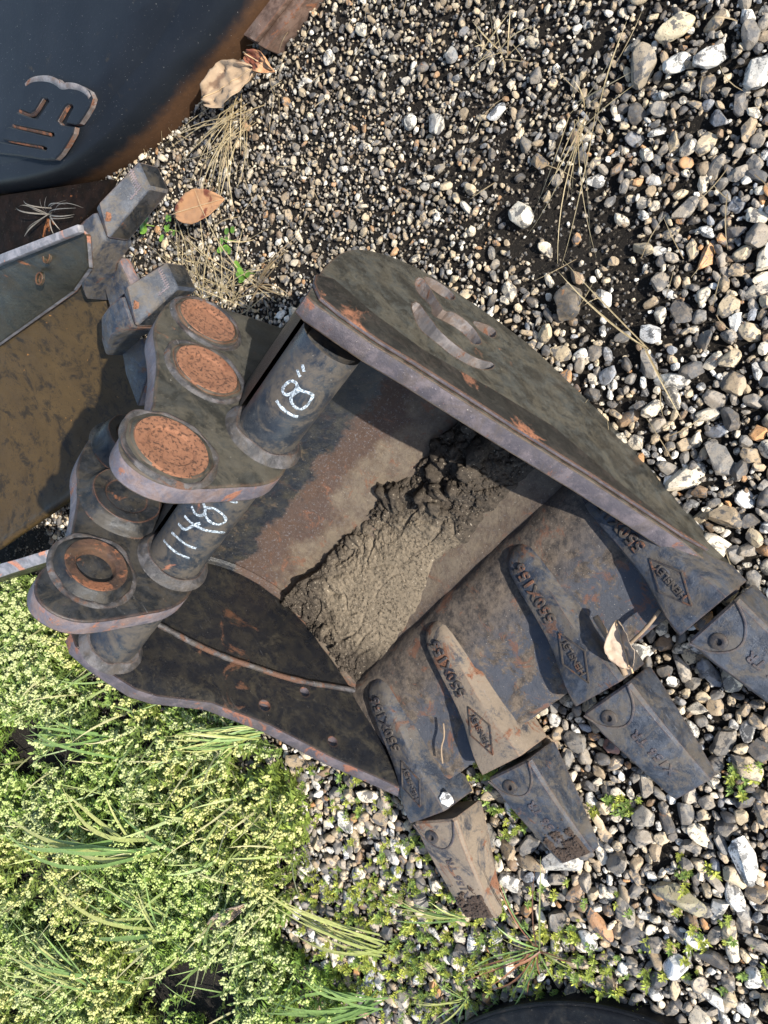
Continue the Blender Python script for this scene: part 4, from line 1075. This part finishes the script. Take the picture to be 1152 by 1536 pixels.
tuft('grass_tuft', 'grass clump with long pale blades in the middle of the weeds', 'grass', (250, 1395), .05,
     [(60, 1300, .12), (100, 1292, .12), (150, 1300, .11), (215, 1310, .10), (120, 1385, .09), (180, 1430, .06), (200, 1340, .10)], [YEL, GRN], .014, .07, rep=2, bj=12, jit=9)
tuft('grass_tuft', 'trailing grass stalk with yellow blades reaching toward the lower left tooth', 'grass', (575, 1418), .02,
     [(480, 1380, .05), (420, 1350, .07), (400, 1335, .08), (470, 1395, .04), (520, 1400, .03), (350, 1305, .09), (440, 1400, .04)], [YEL], .010, .06, bj=10, rep=2, jit=8)
tuft('grass_tuft', 'pale green grass spray beside the tip of the lower left tooth', 'grass', (697, 1378), .03,
     [(590, 1345, .06), (600, 1360, .05), (615, 1372, .04), (640, 1352, .06), (565, 1340, .06), (580, 1368, .03)], [YEL, GRN], .005, .05, rep=2)
tuft('red_stemmed_weed', 'low weed with red stems and one upright green shoot, below the second tooth', 'weed', (808, 1425), .02,
     [(804, 1285, .12), (750, 1320, .09), (745, 1390, .06), (700, 1460, .03), (690, 1475, .02), (760, 1450, .05), (830, 1470, .02), (850, 1440, .03), (790, 1500, .02), (770, 1510, .03), (735, 1480, .04), (860, 1455, .03)], [RED, GRN, RED, YEL], .005, .08, rep=2, jit=9)
tuft('grass_tuft', 'dark green grass along the bottom edge near the middle', 'grass', (560, 1500), .03,
     [(380, 1520, .06), (400, 1500, .07), (420, 1535, .05), (480, 1480, .07), (500, 1530, .05), (450, 1465, .07)], [GRN], .008, .08, rep=3, bj=14)
tuft('grass_tuft', 'feathery grass blades along the left edge near the bottom', 'grass', (140, 1480), .06,
     [(0, 1420, .13), (10, 1440, .12), (-20, 1460, .12), (30, 1400, .13), (60, 1395, .13), (0, 1390, .14)], [YEL, GRN], .013, .06, bj=22, rep=3, jit=12)
tuft('grass_tuft', 'thin grass sprouts at the bottom edge right of the weeds', 'grass', (700, 1500), .02,
     [(650, 1540, .04), (690, 1555, .03), (740, 1540, .03), (620, 1500, .05), (655, 1470, .06)], [GRN, YEL], .004, .08, rep=2)
tuft('dry_grass_clump', 'thick mat of straw stems between the far teeth and the large bucket', 'dry grass', (310, 440), .02,
     [(240, 340, .03), (262, 330, .03), (285, 360, .04), (300, 320, .05), (325, 370, .03), (350, 380, .03), (372, 400, .04), (400, 440, .02), (255, 380, .03), (330, 330, .05), (310, 380, .05), (275, 400, .04), (345, 420, .03)], [DRY], .0028, .04, rep=5, jit=22, bj=34)
tuft('dry_grass_clump', 'straw stems fanning down from the crumpled leaf', 'dry grass', (365, 165), .03,
     [(270, 245, .03), (285, 270, .03), (300, 300, .03), (320, 290, .03), (340, 300, .03), (352, 320, .02), (250, 215, .02), (300, 230, .04), (375, 260, .02), (330, 255, .03)], [DRY], .0028, .05, rep=4, jit=16, bj=16)
tuft('dry_grass_clump', 'spidery dry grass plant in the upper right gravel', 'dry grass', (872, 178), .02,
     [(950, 128, .05), (905, 150, .05), (935, 45, .05), (860, 120, .05), (850, 300, .01), (790, 345, .01), (842, 400, .01), (885, 395, .01), (855, 240, .02), (912, 205, .03), (830, 270, .01)], [DRY], .0024, .05, rep=2, jit=8, bj=12)
tuft('dry_grass_clump', 'small straw cluster near the top edge of the gravel', 'dry grass', (742, 78), .02,
     [(700, 108, .02), (790, 95, .02), (800, 40, .03), (715, 35, .04), (735, 0, .04), (765, 20, .03), (712, 70, .03)], [DRY], .0026, .05, rep=2, jit=8, bj=12)
tuft('dry_stalk', 'long forked dry stem right of the bucket side plate', 'stem', (968, 525), .025,
     [(838, 408, .02), (845, 390, .03), (1008, 590, .01), (1022, 628, .01), (940, 500, .03)], [DRY], .0036, .03, rep=1)
tuft('dry_stalk', 'brown bent twig between the dry grass and the bucket tube', 'stem', (385, 430), .03,
     [(455, 352, .04), (430, 380, .04), (345, 470, .03), (440, 450, .02), (370, 480, .03)], [((.22, .15, .08), (.38, .28, .16))], .004, .06, rep=2, jit=4)
tuft('dead_grass', 'curled grey dead grass in the dark gap below the black bucket', 'dead grass', (75, 320), .07,
     [(35, 300, .09), (28, 310, .09), (60, 298, .09), (110, 325, .08), (125, 312, .10), (90, 345, .07), (40, 345, .08), (100, 300, .10)], [((.16, .14, .12), (.32, .29, .25))], .004, .15, rep=2, jit=6)
# loose straws
A = Ac2()
for _ in range(150):
    u, v = random.uniform(200, 1152), random.uniform(0, 900)
    if random.random() < .4: u, v = random.gauss(350, 90), random.gauss(250, 160)
    P = onz((u, v), .0)
    if blocked(P[0], P[1]) or inpoly(P[0], P[1], WEED): continue
    a_ = random.uniform(0, 6.28); L = random.uniform(.02, .07); P[2] = .022
    V, F, Cc = blade(P, P+np.array([L*math.cos(a_), L*math.sin(a_), random.uniform(-.006, .01)]), random.uniform(.0008, .002), random.uniform(-.05, .15), (.28, .20, .11), (.50, .40, .24), n=5)
    A.add(V, F, Cc)
st = link('loose_straw', A.mesh('loose_straw')); prop(st, 'loose straw bits strewn over the gravel', 'straw', kind='stuff')

# seedlings
def seedling(px_, label, n_, sc):
    root = empty('seedling', tuple(onz(px_, .01)), label, 'seedling', 'green seedlings among the straw')
    base = onz(px_, .015)
    for k in range(n_):
        a_ = random.uniform(0, 6.28); d = np.array([math.cos(a_), math.sin(a_), .25]); p = base+np.array([random.gauss(0, .008), random.gauss(0, .008), random.uniform(.008, .022)])*sc
        A_ = Ac2(); L = random.uniform(.010, .016)*sc; s = np.cross(d, (0, 0, 1)); s /= np.linalg.norm(s); V = [p]; Cc = []
        ring = [p+d*L*(.5-.5*math.cos(t))+s*L*.38*math.sin(t) for t in np.linspace(0, 2*math.pi, 11)[:-1]]
        V = [p+d*L*.5+np.array([0, 0, -.001])]+ring; F = [(0, i+1, (i+1) % 10+1) for i in range(10)]
        g_ = random.uniform(.8, 1.2); A_.add(V, F, (.17*g_, .34*g_, .045*g_)); link('leaf', A_.mesh('leaf'), root)
    V, F = tube_mesh([base-np.array([0, 0, .012]), base+np.array([0, 0, .015])*sc], .0012, 5); 
    link('stem', mesh_from('stem', V, F, m_stemg), root)
m_stemg = plain('green_stem', (.12, .2, .05), (.2, .28, .07), 100, .5)
seedling((224, 338), 'bright green seedling nearest the far bucket tooth', 9, 1.2)
seedling((262, 346), 'small green seedling just below the brown oval leaf', 7, 1.0)
seedling((352, 362), 'green seedling right of the brown oval leaf', 8, 1.2)
seedling((377, 410), 'pale green seedling lowest among the straw stems', 9, 1.1)

# dead leaves
def dead_leaf(cpx, z, vec_px, wpx, mat, label, curl=.25, crumple=.0, cup=.2):
    a_ = onz((cpx[0]-vec_px[0]/2, cpx[1]-vec_px[1]/2), z); b_ = onz((cpx[0]+vec_px[0]/2, cpx[1]+vec_px[1]/2), z); d = b_-a_; L = np.linalg.norm(d); d /= L
    s = np.cross(d, (0, 0, 1)); w_ = wpx/FPX*1.35; nu, nv = 26, 15; V = []
    for i in range(nu):
        t = i/(nu-1); half = w_*.5*(math.sin(math.pi*min(1, t*.97+.03))**.75)*(1.05-.15*t)
        for j in range(nv):
            q_ = (j/(nv-1)-.5)*2
            p = a_+d*L*t+s*half*q_*(1+.05*noise.noise(Vector((t*9, q_, 1))))
            up = cup*half*abs(q_)**1.5+curl*L*(.25-(t-.5)**2)*.5+.0012*abs(math.sin(t*26-abs(q_)*4))*abs(q_)
            up += crumple*noise.noise(Vector((t*4, q_*2, 3)))+crumple*.5*noise.noise(Vector((t*9, q_*5, 3)))
            V.append(p+np.array([0, 0, up+.004]))
    F = [(i*nv+j, i*nv+j+1, (i+1)*nv+j+1, (i+1)*nv+j) for i in range(nu-1) for j in range(nv-1)]
    root = empty('dead_leaf', tuple(onz(cpx, z)), label, 'leaf', 'dead leaves')
    o = link('leaf_blade', mesh_from('leaf_blade', V, F, mat, True), root); md = o.modifiers.new('t', 'SOLIDIFY'); md.thickness = .0006
    mid = [V[i*nv+nv//2]+np.array([0, 0, .0006]) for i in range(nu)]
    mid = [mid[0]-d*L*.10]+mid
    V2, F2 = tube_mesh(mid, [.0014]+[.0012*(1-.6*i/nu) for i in range(nu)], 6); link('midrib', mesh_from('midrib', V2, F2, m_vein, True), root)
m_vein = plain('leaf_vein', (.42, .28, .15), (.5, .36, .2), 80, .6)
def mk_dl(name, c1, c2, c3, t):
    n = N(name); c = n.mix(n.noise(40, 6, .6), c1, c2); c = n.mix(n.ramp(n.noise(22, 6, .6, off=t), .52, .62), c, c3)
    return n.fin(c, .6, n.bump(n.noise(120, 6, .7), .5, .001))
m_dl1 = mk_dl('orange_brown_leaf', (.33, .16, .07), (.43, .24, .12), (.15, .045, .022), 2)
m_dl2 = mk_dl('pale_tan_leaf', (.27, .185, .11), (.38, .275, .175), (.18, .11, .065), 6)
m_dl3 = mk_dl('buff_leaf', (.25, .185, .125), (.38, .29, .21), (.16, .10, .065), 3)
dead_leaf((302, 310), .045, (74, -22), 54, m_dl1, 'oval orange-brown dead leaf on the straw', .15, .003)
dead_leaf((348, 128), .05, (78, -48), 64, m_dl2, 'crumpled pale tan leaf against the rim of the black bucket', .3, .016, .35)
dead_leaf((938, 965), .10, (-22, -72), 34, m_dl3, 'curled buff leaf lying on the lip between the right teeth', .5, .008, .9)
dead_leaf((393, 95), .05, (42, 26), 28, m_dl1, 'small reddish-brown leaf scrap by the beam end', .3, .010, .4)
dead_leaf((345, 1370), .05, (60, -34), 26, m_dl3, 'brown dead leaf buried among the weeds', .4, .008, .6)
for pa, pb, lab, r_ in (((893, 925), (938, 1012), 'thick grey-brown twig leaning on the right lip beside the curled leaf', .0042), ((990, 915), (945, 965), 'thin pale twig crossing toward the curled leaf', .0024)):
    P = [onz(pa, .085), onz(((pa[0]+pb[0])/2+4, (pa[1]+pb[1])/2), .095), onz(pb, .09)]
    V, F = tube_mesh(smooth_poly(P, 2, False), r_, 8); m_tw = plain('twig_bark', (.16, .11, .07), (.30, .22, .14), 90, .8, .8, .002)
    o = link('twig', mesh_from('twig', V, F, m_tw, True)); prop(o, lab, 'twig')
P = [onz(p, .085) for p in [(665, 1085), (667, 1105), (661, 1122), (664, 1145)]]
V, F = tube_mesh(smooth_poly(P, 2, False), .0014, 6); o = link('twig', mesh_from('twig', V, F, m_tw, True)); prop(o, 'thin dark wiry stem on the lip between the two lower left teeth', 'twig')
